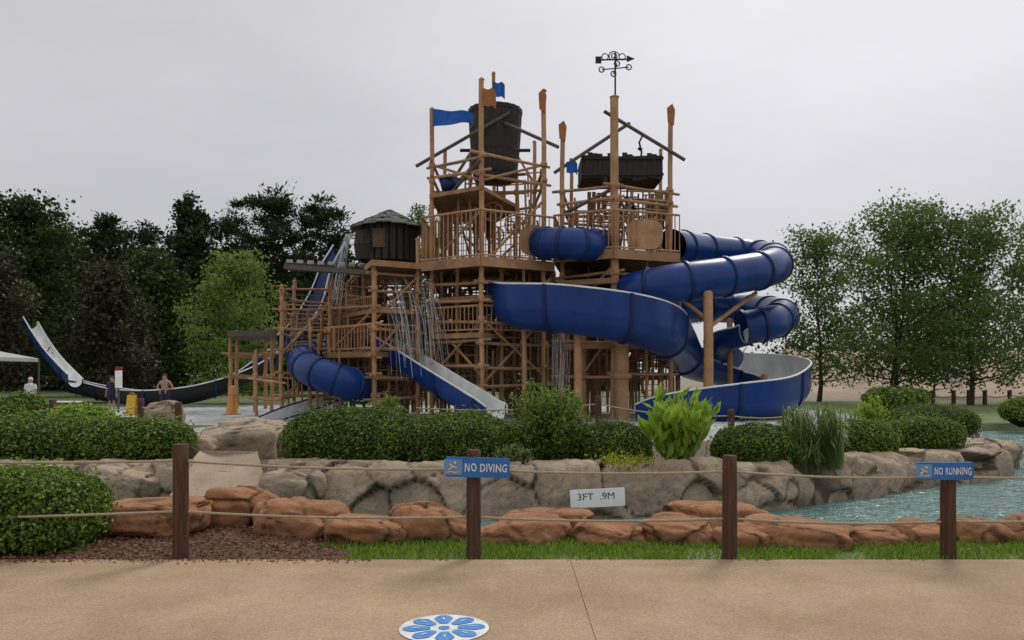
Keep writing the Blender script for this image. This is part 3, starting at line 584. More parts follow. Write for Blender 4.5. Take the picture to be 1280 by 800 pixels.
def net(root,p,q,z0,z1,step=.26):
    b=MB(); p=Vector(p);q=Vector(q);k=max(2,int((q-p).length/step)); m_=max(2,int((z1-z0)/step))
    for i in range(k+1): c=p.lerp(q,i/k); b.tube([(c.x,c.y,z0),(c.x,c.y,z1)],.018,4)
    for j in range(m_+1): zz=z0+(z1-z0)*j/m_; b.tube([(p.x,p.y,zz),(q.x,q.y,zz)],.018,4)
    b.build('climbing_net',M['netm'],root)
def platform(root,pts,z,th=.14,grow=.45,fas=.16):
    c=Vector((sum(p[0] for p in pts)/len(pts),sum(p[1] for p in pts)/len(pts))); poly=[]
    for p in pts: d=Vector(p[:2])-c; d=d*(1+grow/d.length)+c; poly.append((d.x,d.y))
    b=MB(); b.prism(poly,z-th,z); b.build('platform',M['deck'],root)
    b=MB()
    for i in range(len(poly)):
        p=Vector((*poly[i],z-th/2-.04)); q=Vector((*poly[(i+1)%len(poly)],z-th/2-.04)); b.beam(p,q,.07,th+fas)
    b.build('fascia',M['tan2'],root); return poly
def stairs(root,a,c,w):
    a=Vector(a);c=Vector(c);n=max(4,int((c.z-a.z)/.2)); s=(c-a).cross(Vector((0,0,1))).normalized()*w/2; b=MB()
    for i in range(n+1): p=a.lerp(c,i/n); b.beam(p-s,p+s,.28,.05)
    b.beam(a-s,c-s,.07,.26); b.beam(a+s,c+s,.07,.26); b.build('stairs',M['deck'],root)
    b=MB(); u=Vector((0,0,1.0))
    for sg in (-1,1):
        b.tube([a+s*sg+u,c+s*sg+u],.045,6)
        for i in range(0,n+1,3): p=a.lerp(c,i/n)+s*sg; b.tube([p,p+u],.03,5)
    b.build('handrail',M['tan2'],root)
def clutter(root,x0,x1,y0,y1,n,seed,lo=340,hi=510):
    rr=random.Random(seed)
    for i in range(n):
        Yd=rr.uniform(y0,y1); px=rr.uniform(x0,x1); t=rr.uniform(lo,hi-40); b=MB(); kind=i%5
        if kind==0: # vertical spray pipe with funnel
            p=W(px,t,Yd); b.tube([(p.x,Yd,max(0,p.z-rr.uniform(1.5,3))),(p.x,Yd,p.z),(p.x+.25,Yd,p.z+.25),(p.x+.5,Yd,p.z+.15)],.04,7); b.lathe((p.x+.5,Yd,p.z-.2),[(.05,.35),(.2,0)],10); b.build('spray_pipe',M[rr.choice(['tan2','dblue','greywood'])],root)
        elif kind==1: # wheel valve
            p=W(px,t,Yd); b.tube([(p.x+.38*math.cos(a*.5236),Yd,p.z+.38*math.sin(a*.5236)) for a in range(13)],.035,6)
            for a in range(3): b.tube([(p.x-.38*math.cos(a*1.047),Yd,p.z-.38*math.sin(a*1.047)),(p.x+.38*math.cos(a*1.047),Yd,p.z+.38*math.sin(a*1.047))],.022,5)
            b.tube([(p.x,Yd,p.z),(p.x,Yd+.3,p.z),(p.x,Yd+.3,max(0,p.z-1.6))],.045,6); b.build('wheel_valve',M['tan2'],root)
        elif kind==2: # board panel of separate planks
            p=W(px,t,Yd); w=rr.uniform(.6,1.2); h=rr.uniform(.7,1.2); k=int(w/.2)
            for j in range(k): b.box((p.x-w/2+.2*j,Yd,p.z-h/2+rr.uniform(-.05,.05)),(.16,.05,h))
            b.build('board_panel',M[rr.choice(['brown','deck','tan3','brown'])],root)
        else:
            p=W(px,t,Yd); q=W(min(x1+8,max(x0-8,px+rr.uniform(-70,70))),t+rr.uniform(15,80),Yd+rr.uniform(-1,1)); b.tube([p,q],.05,7); b.build('brace',M[rr.choice(['tan2','tan3'])],root)
def uprights(root,x0,x1,y0,y1,n,seed,lo,hi):
    rr=random.Random(seed)
    for i in range(n):
        Yd=rr.uniform(y0,y1); px=rr.uniform(x0,x1); t0=rr.uniform(lo,hi-60); t1=min(515,t0+rr.uniform(40,150))
        if i%3<2: MB().tube([W(px,t1,Yd),W(px+rr.uniform(-3,3),t0,Yd)],rr.uniform(.035,.06),7).build('upright',M[rr.choice(['tan','tan2','tan3'])],root)
        else:
            d=rr.uniform(25,60); px=min(px,x1-d); a=W(px,t0,Yd); c=W(px+d,t0+rr.uniform(-3,3),Yd+rr.uniform(-.5,.5)); b=MB()
            for k in range(3): b.tube([a-Vector((0,0,.38*k)),c-Vector((0,0,.38*k))],.032,6)
            for e in (a,c): b.tube([e+Vector((0,0,.15)),e-Vector((0,0,.95))],.04,6)
            b.build('guard_rail',M[rr.choice(['tan','tan2','tan3'])],root)
# left tower
ta=thing('play_tower','left tan timber play tower carrying the big barrel and the blue flags','play structure',(XP(610,33),33,0),'towers of the water play structure')
colsA=[(540,31,137,.085),(602,29.6,100,.095),(680,31,114,.095),(668,35.5,178,.08),(617,36,92,.08),(556,35.5,188,.08),(627,31,330,.085),(572,31,326,.075),(588,33.5,190,.065),(645,33,196,.065),(552,31.8,330,.06),(655,30.6,330,.06),(637,35,330,.07),(692,33,340,.07)]
ringA=[(0,1),(1,2),(2,3),(3,4),(4,5),(5,0),(6,3),(7,5),(8,9)]
PA=scaffold(ta,colsA,ringA,[206,226,335,356,378,402,430,458,486])
hexA=[PA[i] for i in (0,1,2,3,4,5)]
plA=platform(ta,hexA,Z(331),.16,.5,.2); platform(ta,[PA[i] for i in (0,1,9,4,5)],Z(243),.1,.1,.04); platform(ta,[PA[i] for i in (0,1,6,3,5)],Z(418),.12,.1,.06); platform(ta,[PA[i] for i in (0,1,2,3,5)],Z(372),.1,-.3,.05)
for i in range(3): p=plA[[5,0,1][i]]; q=plA[[0,1,2][i]]; railing(ta,(*p,Z(331)),(*q,Z(331)),1.75)
railing(ta,(PA[0][0],PA[0][1],Z(418)),(PA[1][0],PA[1][1],Z(418)),1.0); railing(ta,(PA[1][0],PA[1][1],Z(418)),(PA[2][0],PA[2][1],Z(418)),1.0)
net(ta,(XP(545,32),32,0),(XP(600,32),32,0),Z(430),Z(350)); net(ta,(XP(556,34),34,0),(XP(610,34.5),34.5,0),Z(325),Z(250)); net(ta,(XP(612,34),34,0),(XP(660,33),33,0),Z(318),Z(250)); net(ta,(XP(606,31),31,0),(XP(676,31.5),31.5,0),Z(510),Z(440)); net(ta,(XP(545,31),31,0),(XP(598,30.5),30.5,0),Z(515),Z(460))
stairs(ta,W(655,515,33),W(590,420,34.5),1.0); stairs(ta,W(560,415,33.5),W(640,338,34),.9)
for a,c in [((520,208,31.6),(637,141,32)),((622,150,32.2),(698,184,31)),((560,246,30.8),(600,200,29.5)),((560,235,35),(615,150,35.8))]: MB().tube([W(*a),W(*c)],.07,7).build('roof_pole',M['greywood'],ta)
for a,c in [((540,470,31),(602,400,29.7)),((604,330,29.6),(680,250,31)),((540,330,31),(602,262,29.6)),((605,478,29.7),(678,400,31)),((560,240,35),(615,180,35.8)),((668,230,35),(620,150,36)),((604,400,29.6),(680,470,31)),((540,400,31),(602,470,29.7)),((604,225,29.6),(680,206,31)),((540,206,31),(602,226,29.6))]: MB().tube([W(*a),W(*c)],.052,7).build('brace',M['tan2'],ta)
b=MB(); c=W(666,300,30.4); panel(b,c,rrect(1.05,1.15,.45,7),.06); b.build('shield_panel',M['tan'],ta)
clutter(ta,548,690,31.5,37,55,3); clutter(ta,548,672,31.5,35,16,4,250,340); uprights(ta,542,690,30.5,36,100,21,345,510); uprights(ta,545,676,31,35.5,24,22,215,330)
# right tower
tb=thing('play_tower','right tan timber play tower with the trough and the weathervane','play structure',(XP(770,33),33,0),'towers of the water play structure')
colsB=[(703,31,165,.09),(768,30,122,.16),(838,31,150,.095),(826,35.5,188,.08),(790,36,196,.08),(714,35.5,200,.08),(727,31,395,.2),(777,29.8,420,.28),(742,34,400,.16),(826,33,340,.12),(735,33,268,.06),(808,30.8,268,.06)]
ringB=[(0,1),(1,2),(2,3),(3,4),(4,5),(5,0),(1,4),(6,8),(8,9)]
PB=scaffold(tb,colsB,ringB,[240,256,345,368,396,430,470])
hexB=[PB[i] for i in range(6)]
plB=platform(tb,hexB,Z(320),.16,.45,.2); platform(tb,[PB[0],PB[1],PB[4],PB[5]],Z(352),.12,.3,.08); platform(tb,[PB[0],PB[7],PB[9],PB[5]],Z(430),.15,.1,.05)
for i in range(3): p=plB[[5,0,1][i]]; q=plB[[0,1,2][i]]; railing(tb,(*p,Z(320)),(*q,Z(320)),1.5)
for a,c in [((693,216,31),(787,154,31.5)),((755,139,30.3),(856,200,30.8)),((703,268,31),(768,235,30))]: MB().tube([W(*a),W(*c)],.07,7).build('roof_pole',M['greywood'],tb)
for a,c in [((705,400,31),(768,330,30)),((772,268,30),(838,322,31)),((840,322,31),(772,268,30)),((727,470,31),(777,400,30))]: MB().tube([W(*a),W(*c)],.055,7).build('brace',M['tan2'],tb)
b=MB(); c=W(806,293,30.0); panel(b,c,rrect(1.35,1.1,.4,7),.06); b.build('shield_panel',M['tan'],tb)
stairs(tb,W(700,515,34),W(760,435,35),1.0); net(tb,(XP(705,33),33,0),(XP(765,33),33,0),Z(315),Z(250)); net(tb,(XP(700,36),36,0),(XP(830,36),36,0),Z(500),Z(430))
clutter(tb,695,835,32,37.5,45,5); clutter(tb,712,830,32,35,14,6,240,330); uprights(tb,690,850,31.5,37,84,23,350,512); uprights(tb,706,834,31.5,35.5,22,24,236,320)
# left deck
tl=thing('play_deck','lower tan timber play deck on the left with climbing nets, under the dark hut','play structure',(XP(440,33),33,0),'towers of the water play structure')
colsC=[(352,31,358,.08),(412,32,372,.07),(468,30,330,.095),(522,31,300,.085),(520,35.5,300,.08),(440,36,330,.08),(368,35,352,.075),(496,32,420,.07),(432,33,400,.07),(388,31.5,400,.06),(482,33.5,335,.06),(455,32,345,.06),(508,33,350,.06),(320,32,440,.06)]
ringC=[(0,1),(1,2),(2,3),(3,4),(4,5),(5,6),(6,0),(2,7),(7,3),(1,8),(8,2),(13,0),(10,12)]
PC=scaffold(tl,colsC,ringC,[346,364,386,412,440,470,496],r=.056)
platform(tl,[PC[2],PC[3],PC[4],PC[5]],Z(331),.14,.4,.08); platform(tl,[PC[1],PC[2],PC[7],PC[4],PC[5]],Z(440),.14,.2,.06); platform(tl,[PC[2],PC[3],PC[4],PC[8]],Z(388),.1,.1,.05)
railing(tl,(PC[1][0],PC[1][1],Z(440)),(PC[2][0],PC[2][1],Z(440)),1.0); railing(tl,(PC[2][0],PC[2][1],Z(440)),(PC[3][0],PC[3][1],Z(440)),1.0)
railing(tl,(PC[8][0],33,Z(400)),(PC[2][0],30.5,Z(400)),.9)
net(tl,(XP(475,33),33,0),(XP(530,33),33,0),Z(405),Z(342)); net(tl,(XP(412,33),33,0),(XP(465,33),33,0),Z(500),Z(445)); net(tl,(XP(358,32),32,0),(XP(408,32.5),32.5,0),Z(430),Z(365)); stairs(tl,W(500,512,34),W(445,445,35),1.0)
b=MB(); b.beam(W(358,334,31.5),W(470,342,31),.5,.18); b.beam(W(358,330,34),W(470,336,34),.5,.16)
for k in range(9): b.beam(W(362+k*13,329+k*.8,31.3),W(362+k*13,325+k*.7,34.2),.26,.06)
b.build('canopy_roof',M['greywood'],tl)
clutter(tl,420,535,31.5,36,48,8,345,510); uprights(tl,415,540,31,36,88,25,345,512); uprights(tl,355,415,31,35,16,26,380,512)
for a,c in [((354,440,31),(410,380,32)),((470,442,30),(520,380,31)),((352,500,31),(410,442,32)),((468,400,30),(522,346,31)),((412,440,32),(468,386,30))]: MB().tube([W(*a),W(*c)],.05,7).build('brace',M['tan2'],tl)
# low frame at far left of deck
tf=thing('timber_frame','low tan timber frame with a dark roof left of the play deck','play structure',(XP(315,36),36,0))
PF=scaffold(tf,[(288,36,420,.085),(340,36,420,.085),(332,39,415,.085),(296,39,415,.085),(318,35.5,445,.07)],[(0,1),(1,2),(2,3),(3,0)],[440,470],r=.06)
b=MB(); b.prism([(XP(284,35.5),35.5),(XP(346,35.5),35.5),(XP(338,39.5),39.5),(XP(290,39.5),39.5)],Z(421,36),Z(414,36)); b.build('roof',M['greywood'],tf)
# barrel
bz0,bz1=Z(226,33),Z(138,33); c=(XP(619,33),33,bz0); tp=thing('tipping_barrel','huge dark wooden barrel bucket at the top of the left tower','bucket',c)
hh=bz1-bz0; b=MB(); b.lathe(c,[(.1,0),(.84,0),(.95,hh*.3),(1.02,hh*.6),(1.08,hh),(.98,hh),(.96,hh-.25)],40,.035); b.build('staves',M['barrel'],tp)
for t in (.1,.4,.72,.96): MB().lathe(c,[(.86+.22*t+.05,hh*t-.06),(.87+.22*t+.05,hh*t+.06)],32).build('band',M['metal'],tp)
MB().lathe(c,[(.0,hh-.2),(.97,hh-.2)],24).build('water_surface',M['teal'],tp)
b=MB(); b.tube([W(575,188,33),W(663,188,33)],.07,8); b.build('axle',M['metal'],tp)
c=Vector(W(562,240,31)); tq=MB(); tq.lathe(c,[(0,0),(.28,0),(.42,.5),(.38,.5)],14); tag(tq.build('small_bucket',M['dblue']),'small dark blue bucket hanging at the left of the barrel platform','bucket')
# trough of right tower
c=W(773,214,32.5); tr_=thing('water_trough','dark wooden box trough at the top of the right tower','trough',(c.x,c.y,Z(232,32.5)))
b=MB(); z0,z1=Z(230,32.5),Z(202,32.5); x0,x1=XP(726,32.5),XP(822,32.5)
for k in range(16):
    t=(k+.5)/16; x=x0+(x1-x0)*t; d=random.uniform(-.08,.08); b.box((x,31.6,(z0+z1)/2+d),((x1-x0)/16-.008,.08,z1-z0+abs(d))); b.box((x,33.4,(z0+z1)/2),((x1-x0)/16-.008,.08,z1-z0))
b.box((x0,32.5,(z0+z1)/2),(.08,1.8,z1-z0)); b.box((x1,32.5,(z0+z1)/2),(.08,1.8,z1-z0)); b.box(((x0+x1)/2,32.5,z0+.1),(x1-x0,1.75,.08)); b.build('staves',M['barrel'],tr_)
b=MB()
for zz in (z0+.15,z1-.12): b.box(((x0+x1)/2,31.53,zz),(x1-x0+.12,.06,.1)); b.box(((x0+x1)/2,33.47,zz),(x1-x0+.12,.06,.1))
b.build('band',M['metal'],tr_); b=MB(); b.tube([W(800,204,32.5),W(802,190,32.5),W(799,178,32.5),W(803,170,32.5)],.04,6); b.lathe(W(800,186,32.5),[(.0,-.1),(.12,0),(0,.1)],8); b.build('finial',M['metal'],tr_)
# hut
c=(XP(487,33),33,Z(328,33)); hu=thing('hut','dark wooden hut with a grey shingled roof on the left deck','hut',c); b=MB(); hw=Z(283,33)-c[2]
b.lathe(c,[(0,0),(1.12,0),(1.12,hw)],8); b.build('wall',M['barrel'],hu); b=MB()
for k in range(24):
    a=2*math.pi*k/24; b.box((c[0]+1.13*math.cos(a),c[1]+1.13*math.sin(a),c[2]+hw/2),(.05,.22,hw),rz=a)
b.build('boards',M['barrel'],hu); b=MB()
for j in range(5):
    r0=1.5-.27*j; z=hw-.05+j*.14
    for k in range(16): 
        a=2*math.pi*(k+.5*(j%2))/16; b.box((c[0]+(r0-.14)*math.cos(a),c[1]+(r0-.14)*math.sin(a),c[2]+z+.02+random.uniform(-.03,.03)),(.48,r0*.42,.05),rz=a,ry=.42+random.uniform(-.12,.12))
b.lathe((c[0],c[1],c[2]+hw-.1),[(1.4,0),(.2,.68),(0,.78)],16); b.build('roof',M['shingle'],hu)
b=MB(); b.box((c[0]-.25,c[1]-1.17,c[2]+hw*.55),(.5,.05,hw*.5)); b.build('shutter',M['brown'],hu)
c2=Vector((XP(458,32.4),32.4,Z(325,32.4))); ba=thing('rain_barrel','small dark barrel beside the left wall of the hut','barrel',c2)
MB().lathe(c2,[(0,0),(.42,0),(.5,.6),(.44,1.15),(.4,1.15)],18,.02).build('staves',M['barrel'],ba); MB().lathe(c2,[(.5,.55),(.52,.6),(.5,.65)],18).build('band',M['metal'],ba)
# weathervane
wv=thing('weathervane','black iron weathervane with a scroll and arrow on the tallest pole','weathervane',W(769,122,30)); 
MB().tube([W(769,122,30),W(769,66,30)],.035,7).build('rod',M['metal'],wv)
b=MB(); b.tube([W(748,75,30),W(784,74,30)],.03,6); p=W(790,73.5,30); b.add([p+Vector((.12,0,0)),p+Vector((-.2,0,.13)),p+Vector((-.2,0,-.13))],[(0,1,2)]); q=W(748,75,30); b.box(q,(.22,.02,.26)); b.build('arrow',M['metal'],wv)
cc=W(767,71,30); b=MB(); b.tube([cc+Vector((.22*math.cos(a*.45)*(1-a/34),0,.2*math.sin(a*.45)*(1-a/34)+.02)) for a in range(30)],.022,6)
b.tube([cc+Vector((-.32+.12*math.cos(a*.5),0,.0+.12*math.sin(a*.5))) for a in range(14)],.02,6); b.tube([cc+Vector((.32+.12*math.cos(a*.5),0,.0+.12*math.sin(a*.5))) for a in range(14)],.02,6); b.build('scroll',M['metal'],wv)
b=MB(); b.tube([W(752,87,30),W(786,84,30)],.022,6); k=W(769,86,30); b.tube([k+Vector((0,-.5,0)),k+Vector((0,.5,0))],.022,6)
for e in (W(752,87,30),W(786,84,30),k+Vector((0,-.5,0)),k+Vector((0,.5,0))): b.tube([e+Vector((.1*math.cos(a*.785),0,.1*math.sin(a*.785))) for a in range(9)],.025,5)
b.build('direction_arms',M['metal'],wv)
# flags
def flag(px0,px1,py0,py1,Yd,m,label,name='flag',droop=0,point=False):
    n,k=14,6; V=[]; a=W(px0,py0,Yd); w=(px1-px0)*Yd/F; h=(py1-py0)*Yd/F
    for i in range(n+1):
        t=i/n; hh=h*(1-.45*t) if point else h
        for j in range(k+1):
            u=j/k; V.append((a.x+w*t,a.y+.12*math.sin(t*7+u)*t,a.z-h*.0-(hh*u)-(h-hh)*.5-droop*h*t+.05*math.sin(t*9+1)*t))
    I=np.arange((n+1)*(k+1)).reshape(n+1,k+1); return tag(nbuild(name,V,np.stack([I[:-1,:-1],I[1:,:-1],I[1:,1:],I[:-1,1:]],-1).reshape(-1,4),M[m],smooth=True),label,'flag','flags on the tower poles')
flag(541,592,136,158,30.9,'flagb','large blue flag on the leftmost tall pole',point=True)
flag(616,631,102,120,35.9,'flagb','small blue flag on the highest pole behind the barrel',droop=.15)
flag(603,620,110,132,29.5,'flago','small orange flag just left of the small blue flag on the highest pole',droop=.1)
flag(708,722,202,216,30.9,'flagb','tiny blue flag low on the left pole of the right tower',droop=.1)
def pennant(px,py0,py1,Yd,label):
    b=MB(); w=5*Yd/F; a=W(px,py0,Yd); h=(py1-py0)*Yd/F; b.add([(a.x-w,Yd-.15,a.z-h*.2),(a.x+w*.3,Yd-.15,a.z),(a.x+w,Yd-.15,a.z-h*.3),(a.x+w*.7,Yd-.15,a.z-h),(a.x-w*.8,Yd-.15,a.z-h*.85)],[(0,4,3,2,1)]); 
    b.v+= [(x,y+.05,z) for x,y,z in b.v[:5]]; b.f+=[(5,6,7,8,9)]+[(i,(i+1)%5,5+(i+1)%5,5+i) for i in range(5)]; b.sm+=[False]*6
    tag(b.build('pennant',M['flago']),label,'pennant','orange boards on the tower poles')
pennant(678,112,142,31,'orange board pennant on the right pole of the left tower'); pennant(703,152,178,31,'orange board pennant on the left pole of the right tower'); pennant(838,131,158,31,'orange board pennant on the right pole of the right tower'); 
# ---------------------------------------------------------------- slides
def tube_slide(label,ctrl,r,every=9,m='blue',name='tube_slide',n=9):
    P=catmull([tuple(W(a,c,d)) for a,c,d in ctrl],n); P=[Vector(p) for p in P]; root=thing(name,label,'water slide',(P[0].x,P[0].y,0),'blue slides of the play structure')
    b=MB(); b.tube(P,r,26,cap=False); b.build('tube',M[m],root)
    for i in range(every//2,len(P)-1,every):
        t=(P[i+1]-P[i]).normalized(); MB().tube([P[i]-t*.07,P[i]-t*.06,P[i]+t*.06,P[i]+t*.07],[r*1.0,r*1.08,r*1.08,r*1.0],26,cap=False).build('flange',M['dblue'],root)
    for k in (0,-1):
        t=(P[1]-P[0] if k==0 else P[-1]-P[-2]).normalized(); MB().tube([P[k]-t*.05,P[k]+t*.05],r*1.1,26,cap=False).build('end_ring',M['dblue'],root)
    return root
def flume(label,ctrl,r,every=12,m='blue',inner='white',n=9,name='open_slide',rim='white',cat='water slide',group='blue slides of the play structure'):
    D=catmull([tuple(W(a,c,d))+(hl,hr) for a,c,d,hl,hr in ctrl],n); P=D[:,:3]; T=unit(np.gradient(P,axis=0)); S=np.stack([T[:,1],-T[:,0],np.zeros(len(T))],1); S=unit(S)
    root=thing(name,label,cat,(P[0][0],P[0][1],0),group)
    K=16
    def skin(rr,dz,nm,mm,i0=0,i1=None,lip=0):
        V=[]; idx=range(i0,len(P) if i1 is None else i1)
        for i in idx:
            hl,hr=D[i][3],D[i][4]; prof=[(-rr*1.03-lip,hl+dz),(-rr*1.01,hl*.5)]+[(rr*math.sin(math.radians(-90+180*k/K)),-rr*math.cos(math.radians(-90+180*k/K))) for k in range(K+1)]+[(rr*1.01,hr*.5),(rr*1.03+lip,hr+dz)]
            for u,v in prof: V.append(P[i]+S[i]*u+np.array([0,0,v]))
        c=len(prof); I=np.arange(len(V)).reshape(-1,c); return nbuild(nm,V,np.stack([I[:-1,:-1],I[1:,:-1],I[1:,1:],I[:-1,1:]],-1).reshape(-1,4),M[mm],root,smooth=True)
    skin(r,0,'trough',m); skin(r-.06,0,'lining',inner)
    for sgn,ci in ((-1,3),(1,4)):
        MB().tube([Vector(P[i]+S[i]*sgn*(r*1.03-.03)+np.array([0,0,D[i][ci]])) for i in range(len(P))],.04,7).build('rim',M[rim],root)
    for i in range(every//2,len(P)-2,every):
        V=[]
        for sg,dr in ((-.06,0),(-.05,.06),(.05,.06),(.06,0)):
            rr=r+dr; hl,hr=D[i][3],D[i][4]
            for u,v in [(-rr*1.03,hl)]+[(rr*math.sin(math.radians(-90+180*k/K)),-rr*math.cos(math.radians(-90+180*k/K))) for k in range(K+1)]+[(rr*1.03,hr)]: V.append(P[i]+T[i]*sg+S[i]*u+np.array([0,0,v]))
        I=np.arange(len(V)).reshape(4,-1); nbuild('flange',V,np.stack([I[:-1,:-1],I[1:,:-1],I[1:,1:],I[:-1,1:]],-1).reshape(-1,4),M['dblue' if m!='white' else 'white'],root,smooth=True)
    return root
flume('big open blue flume curling round the front of the towers down to the lower right',
 [(800,350,35.5,.4,.3),(730,356,35,.4,.4),(668,363,34,.2,.6),(636,373,31.8,.3,.78),(652,384,29.4,.3,.82),(712,389,28.4,.3,.84),(778,400,28.2,.3,.86),(824,415,29.4,.3,.84),(842,430,32,.4,.5),(862,450,34.6,.7,.2),(915,463,36.4,.85,.0),(964,469,35.6,.88,.0),(988,479,32.8,.85,.0),(964,496,30.0,.75,.1),(910,502,28.9,.65,.2),(850,507,28.8,.5,.2),(806,515,29.5,.3,.15)],.80)
tube_slide('upper blue tube slide looping out past the right tower and back behind it',
 [(838,308,33.5),(880,313,36),(935,319,37.5),(966,325,35.5),(961,335,31.8),(905,346,30),(835,356,29.4),(782,368,30.5),(768,378,33),(800,384,36.5),(870,384,38)],.72,every=6)
tube_slide('second lower blue tube loop behind the thick slide post, below the upper tube',
 [(870,384,38.1),(915,386,38.4),(950,388,37.3),(977,394,34.8),(962,404,32.2),(928,410,32)],.68,every=6)
flume('short open flume catching the end of the second blue tube loop',[(936,412,31.8,.15,.15),(912,420,32.6,.15,.15),(898,432,34.5,.15,.15),(912,446,36.5,.15,.15)],.62,every=40)
tube_slide('short blue crawl tube bridging the gap between the two towers',[(676,304,30.2),(700,304,29.6),(728,305,29.5),(748,307,30.6),(752,308,32)],.58,every=7)
tube_slide('small blue tube slide curling down at the left end of the play deck',[(402,440,35),(386,444,33.2),(378,452,31.4),(390,463,30.1),(414,472,29.6),(438,480,29.9),(455,486,31.2)],.6,every=7)
flume('straight open blue and white slide running down from the deck to the middle',[(476,430,32,.3,.38),(510,450,31,.3,.38),(556,479,29.5,.3,.38),(596,503,28.4,.3,.34),(620,515,27.9,.25,.2)],.58)
flume('steep narrow blue slide behind the left deck under the grey canopy',[(424,310,37,.2,.2),(408,338,36.5,.2,.2),(394,378,36,.2,.2),(376,408,35,.2,.2),(360,424,34,.2,.2)],.5,inner='dblue')
flume('short pale slide run-out on the ground below the small tube slide',[(420,500,32,.1,.25),(392,510,31,.1,.25),(366,519,30,.1,.25),(340,525,29,.05,.1)],.6,m='white',rim='blue')
flume('long dark flume with a pale rim sweeping low behind the bathers at far left',[(88,478,44,.2,.2),(140,490,44,.2,.25),(190,494,42,.2,.25),(250,488,42,.2,.3),(305,468,43,.2,.3),(350,438,45,.2,.3)],.58,m='black',inner='dblue')
flume('white and blue slide ramp rising at the far left behind the bathers',[(38,404,47,.1,.35),(50,424,46,.1,.35),(64,444,45,.1,.35),(80,462,44,.1,.35),(94,476,43,.1,.35)],.40,m='blue',inner='white')
# slide supports
def support(px,top,Yd,r,label,br=()):
    p=W(px,top,Yd); root=thing('slide_support',label,'support post',(p.x,Yd,0),'posts holding the slides'); MB().tube([(p.x,Yd,0),(p.x+.02,Yd,p.z*.5),(p.x,Yd,p.z),(p.x,Yd,p.z+.08)],[r*1.1,r,r,r*.6],12).build('post',M['tan'],root)
    for a,c in br: MB().tube([W(*a),W(*c)],.08,8).build('brace',M['tan2'],root)
support(885,366,29.0,.17,'thick tan post in front of the tubes at right',[((885,410,29.0),(945,366,31)),((885,400,29),(850,372,29.6))])
support(912,400,33.5,.12,'thinner tan post right of the thick slide post'); support(722,418,28.5,.14,'tan post under the front of the big open flume'); support(955,470,33.8,.14,'short tan post under the right bend of the lower flume'); support(655,405,29.6,.09,'thin tan post under the left bend of the big open flume')
# falling water
b=MB(); rr=random.Random(4)
for i in range(60):
    x0=rr.uniform(480,538); y0=rr.uniform(345,390); Yd=rr.uniform(29.3,31); dx=rr.uniform(4,24); pts=[W(x0+dx*t,y0+85*t*t+rr.uniform(0,8)*t,Yd) for t in (0,.25,.5,.75,1)]; b.tube(pts,rr.uniform(.004,.009),4)
for i in range(16):
    x0=440+rr.uniform(-6,4); pts=[W(x0-(14+i%5*3)*t+rr.uniform(-2,2),292+(55+i*3)*t*t,31) for t in (0,.3,.6,1)]; b.tube(pts,.007,4)
for i in range(24):
    x0=rr.uniform(690,712); pts=[W(x0+rr.uniform(-4,4)*t,405+90*t*t,29) for t in (0,.3,.6,1)]; b.tube(pts,.005,4)
tag(b.build('falling_water',M['spray']),'thin streams of water falling in front of the play deck','water spray',kind='stuff')
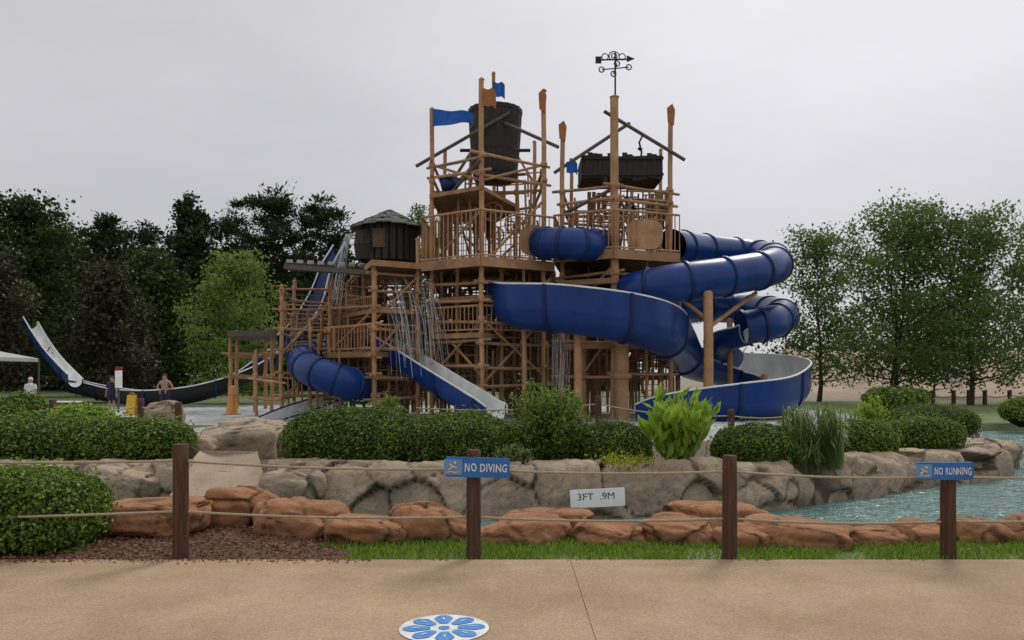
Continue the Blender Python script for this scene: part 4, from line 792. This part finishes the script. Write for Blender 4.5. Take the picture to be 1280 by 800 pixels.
# ---------------------------------------------------------------- left midground things
def person(px,Yd,ht,label,top=None,bottom='cloth_n',hair='hair',face=-1,arm=0.,z0=0):
    x=XP(px,Yd); s=ht/1.75; root=thing('person',label,'person',(x,Yd,z0)); me=bpy.data.meshes.new('body'); V=[];E=[];R=[]
    def a(p,r,par=None):
        V.append((p[0]*s,p[1]*s,p[2]*s)); R.append(r*s)
        if par is not None: E.append((par,len(V)-1))
        return len(V)-1
    pel=a((0,0,.95),.15); w_=a((0,0,1.1),.125,pel); ch=a((0,0,1.3),.15,w_); nk=a((0,0,1.48),.06,ch); hd=a((0,-.01,1.58),.085,nk); h2=a((0,-.005,1.68),.085,hd); a((0,-.105,1.6),.018,hd)
    for g in (-1,1):
        a((g*.085,0,1.6),.018,hd)
        sh=a((g*.19,0,1.41),.065,ch); el=a((g*(.25+arm*.1),.02,1.14),.045,sh); wr=a((g*(.26-arm*.12),-.06-arm*.1,.9+arm*.15),.03,el); hn=a((g*(.26-arm*.14),-.09-arm*.1,.83+arm*.16),.034,wr)
        for k in range(4): f1=a((g*(.26-arm*.14)+(k-1.5)*.02,-.10-arm*.1,.76+arm*.16-.006*abs(k-1.5)),.009,hn); a((g*(.26-arm*.14)+(k-1.5)*.02,-.085-arm*.1,.715+arm*.16),.008,f1)
        a((g*(.22-arm*.14),-.12-arm*.1,.79+arm*.16),.011,hn)
        hp=a((g*.09,0,.88),.1,pel); kn=a((g*.1,-.02,.5),.062,hp); an=a((g*.105,.02,.09),.042,kn); a((g*.115,-.15,.035),.036,an)
    me.from_pydata(V,E,[]); o=link('body',me,M['skin'],root); md=o.modifiers.new('skin','SKIN'); 
    for i,sv in enumerate(me.skin_vertices[0].data): sv.radius=(R[i],R[i]); sv.use_root=(i==0)
    o.modifiers.new('sub','SUBSURF').levels=1; o.modifiers['sub'].render_levels=2
    O=Vector((x,Yd,z0))
    b=MB(); b.lathe(O+Vector((0,.015*s,1.64*s)),[(.098*s,-.03*s),(.1*s,.04*s),(.075*s,.1*s),(0,.125*s)],12); b.build('hair',M[hair],root)
    b=MB(); b.lathe(O+Vector((0,0,.8*s)),[(.19*s,0),(.185*s,.12*s),(.155*s,.24*s)],14)
    for g in (-1,1): b.tube([O+Vector((g*.09*s,0,.88*s)),O+Vector((g*.1*s,-.01,.55*s))],[.115*s,.11*s],12,cap=False)
    b.build('shorts',M[bottom],root)
    if top:
        b=MB(); b.lathe(O+Vector((0,0,1.0*s)),[(.17*s,0),(.16*s,.12*s),(.19*s,.3*s),(.2*s,.4*s),(.075*s,.49*s)],16)
        for g in (-1,1): b.tube([O+Vector((g*.17*s,0,1.42*s)),O+Vector((g*.235*s,.01,1.2*s))],[.085*s,.07*s],10,cap=False)
        b.build('shirt',M[top],root)
person(206,34,1.7,'shirtless person standing at far left with arms bent',arm=1.)
person(38,33,1.55,'person in a white shirt standing behind the left hedge','cloth_w','cloth_n',hair='cloth_w')
person(140,36,1.6,'person in a dark shirt standing near the white notice post','cloth_n','cloth_n')
ns=thing('notice_post','white notice board with red top on a post near the bathers','sign',(XP(148,35),35,0)); MB().tube([(XP(148,35),35,0),(XP(148,35),35,Z(460,35))],.05,8).build('post',M['greywood'],ns); b=MB(); panel(b,W(148,474,34.9),rrect(.3,.75,.02),.04); b.build('board',M['plate'],ns); b=MB(); panel(b,W(148,460.5,34.9),rrect(.3,.14,.02),.05); b.build('header',M['cloth_r'],ns)
c=W(165,519,33); y0=thing('caution_board','yellow folding caution board standing near the bathers','sign',(c.x,33,0))
for sg in (-1,1): b=MB(); b.beam((c.x,33+sg*.22,.02),(c.x,33+sg*.02,.82),.36,.03); b.build('panel',M['yellowp'],y0)
b=MB(); b.tube([(c.x-.1,33,.84),(c.x-.06,33,.9),(c.x+.06,33,.9),(c.x+.1,33,.84)],.015,6); b.build('handle',M['yellowp'],y0)
c=(XP(290,33),33,0); oc=thing('spray_cone','tapered orange water spray cone left of the play deck','water toy',c); MB().lathe(c,[(.3,0),(.24,.1),(.17,.7),(.12,1.1),(.06,1.2),(0,1.22)],18).build('cone',M['orangep'],oc); MB().lathe(c,[(.34,0),(.34,.06),(.2,.1)],18).build('base',M['tan'],oc); MB().lathe(c,[(.15,.78),(.18,.83),(.14,.9)],18).build('collar',M['tan'],oc)
cx=XP(-34,40); ct=thing('shade_canopy','pale canvas shade canopy at the left edge','canopy',(cx,40,0)); za,zb=Z(447,40),Z(438,40); b=MB(); q=[(cx-2.1,38),(cx+2.1,38),(cx+2.1,42),(cx-2.1,42)]
b.add([(a,c_,za) for a,c_ in q]+[(cx,40,zb+.2)],[(0,1,4),(1,2,4),(2,3,4),(3,0,4)]); b.add([(a,c_,za) for a,c_ in q]+[(a,c_,za-.18) for a,c_ in q],[(i,4+i,4+(i+1)%4,(i+1)%4) for i in range(4)]); b.build('roof',M['canvas'],ct)
for a,c_ in q: MB().tube([(a,c_,0),(a,c_,za)],.05,7).build('pole',M['greywood'],ct)
c=W(82,497,36); bn=thing('bench','low pale bench left of the notice post','bench',(c.x,36,0)); b=MB(); 
for k in range(3): b.box((c.x,35.8+k*.16,.45),(1.3,.13,.05))
b.build('seat',M['plate'],bn)
for g in (-.5,.5): MB().box((c.x+g,35.95,.21),(.1,.42,.42)).build('leg',M['greywood'],bn)
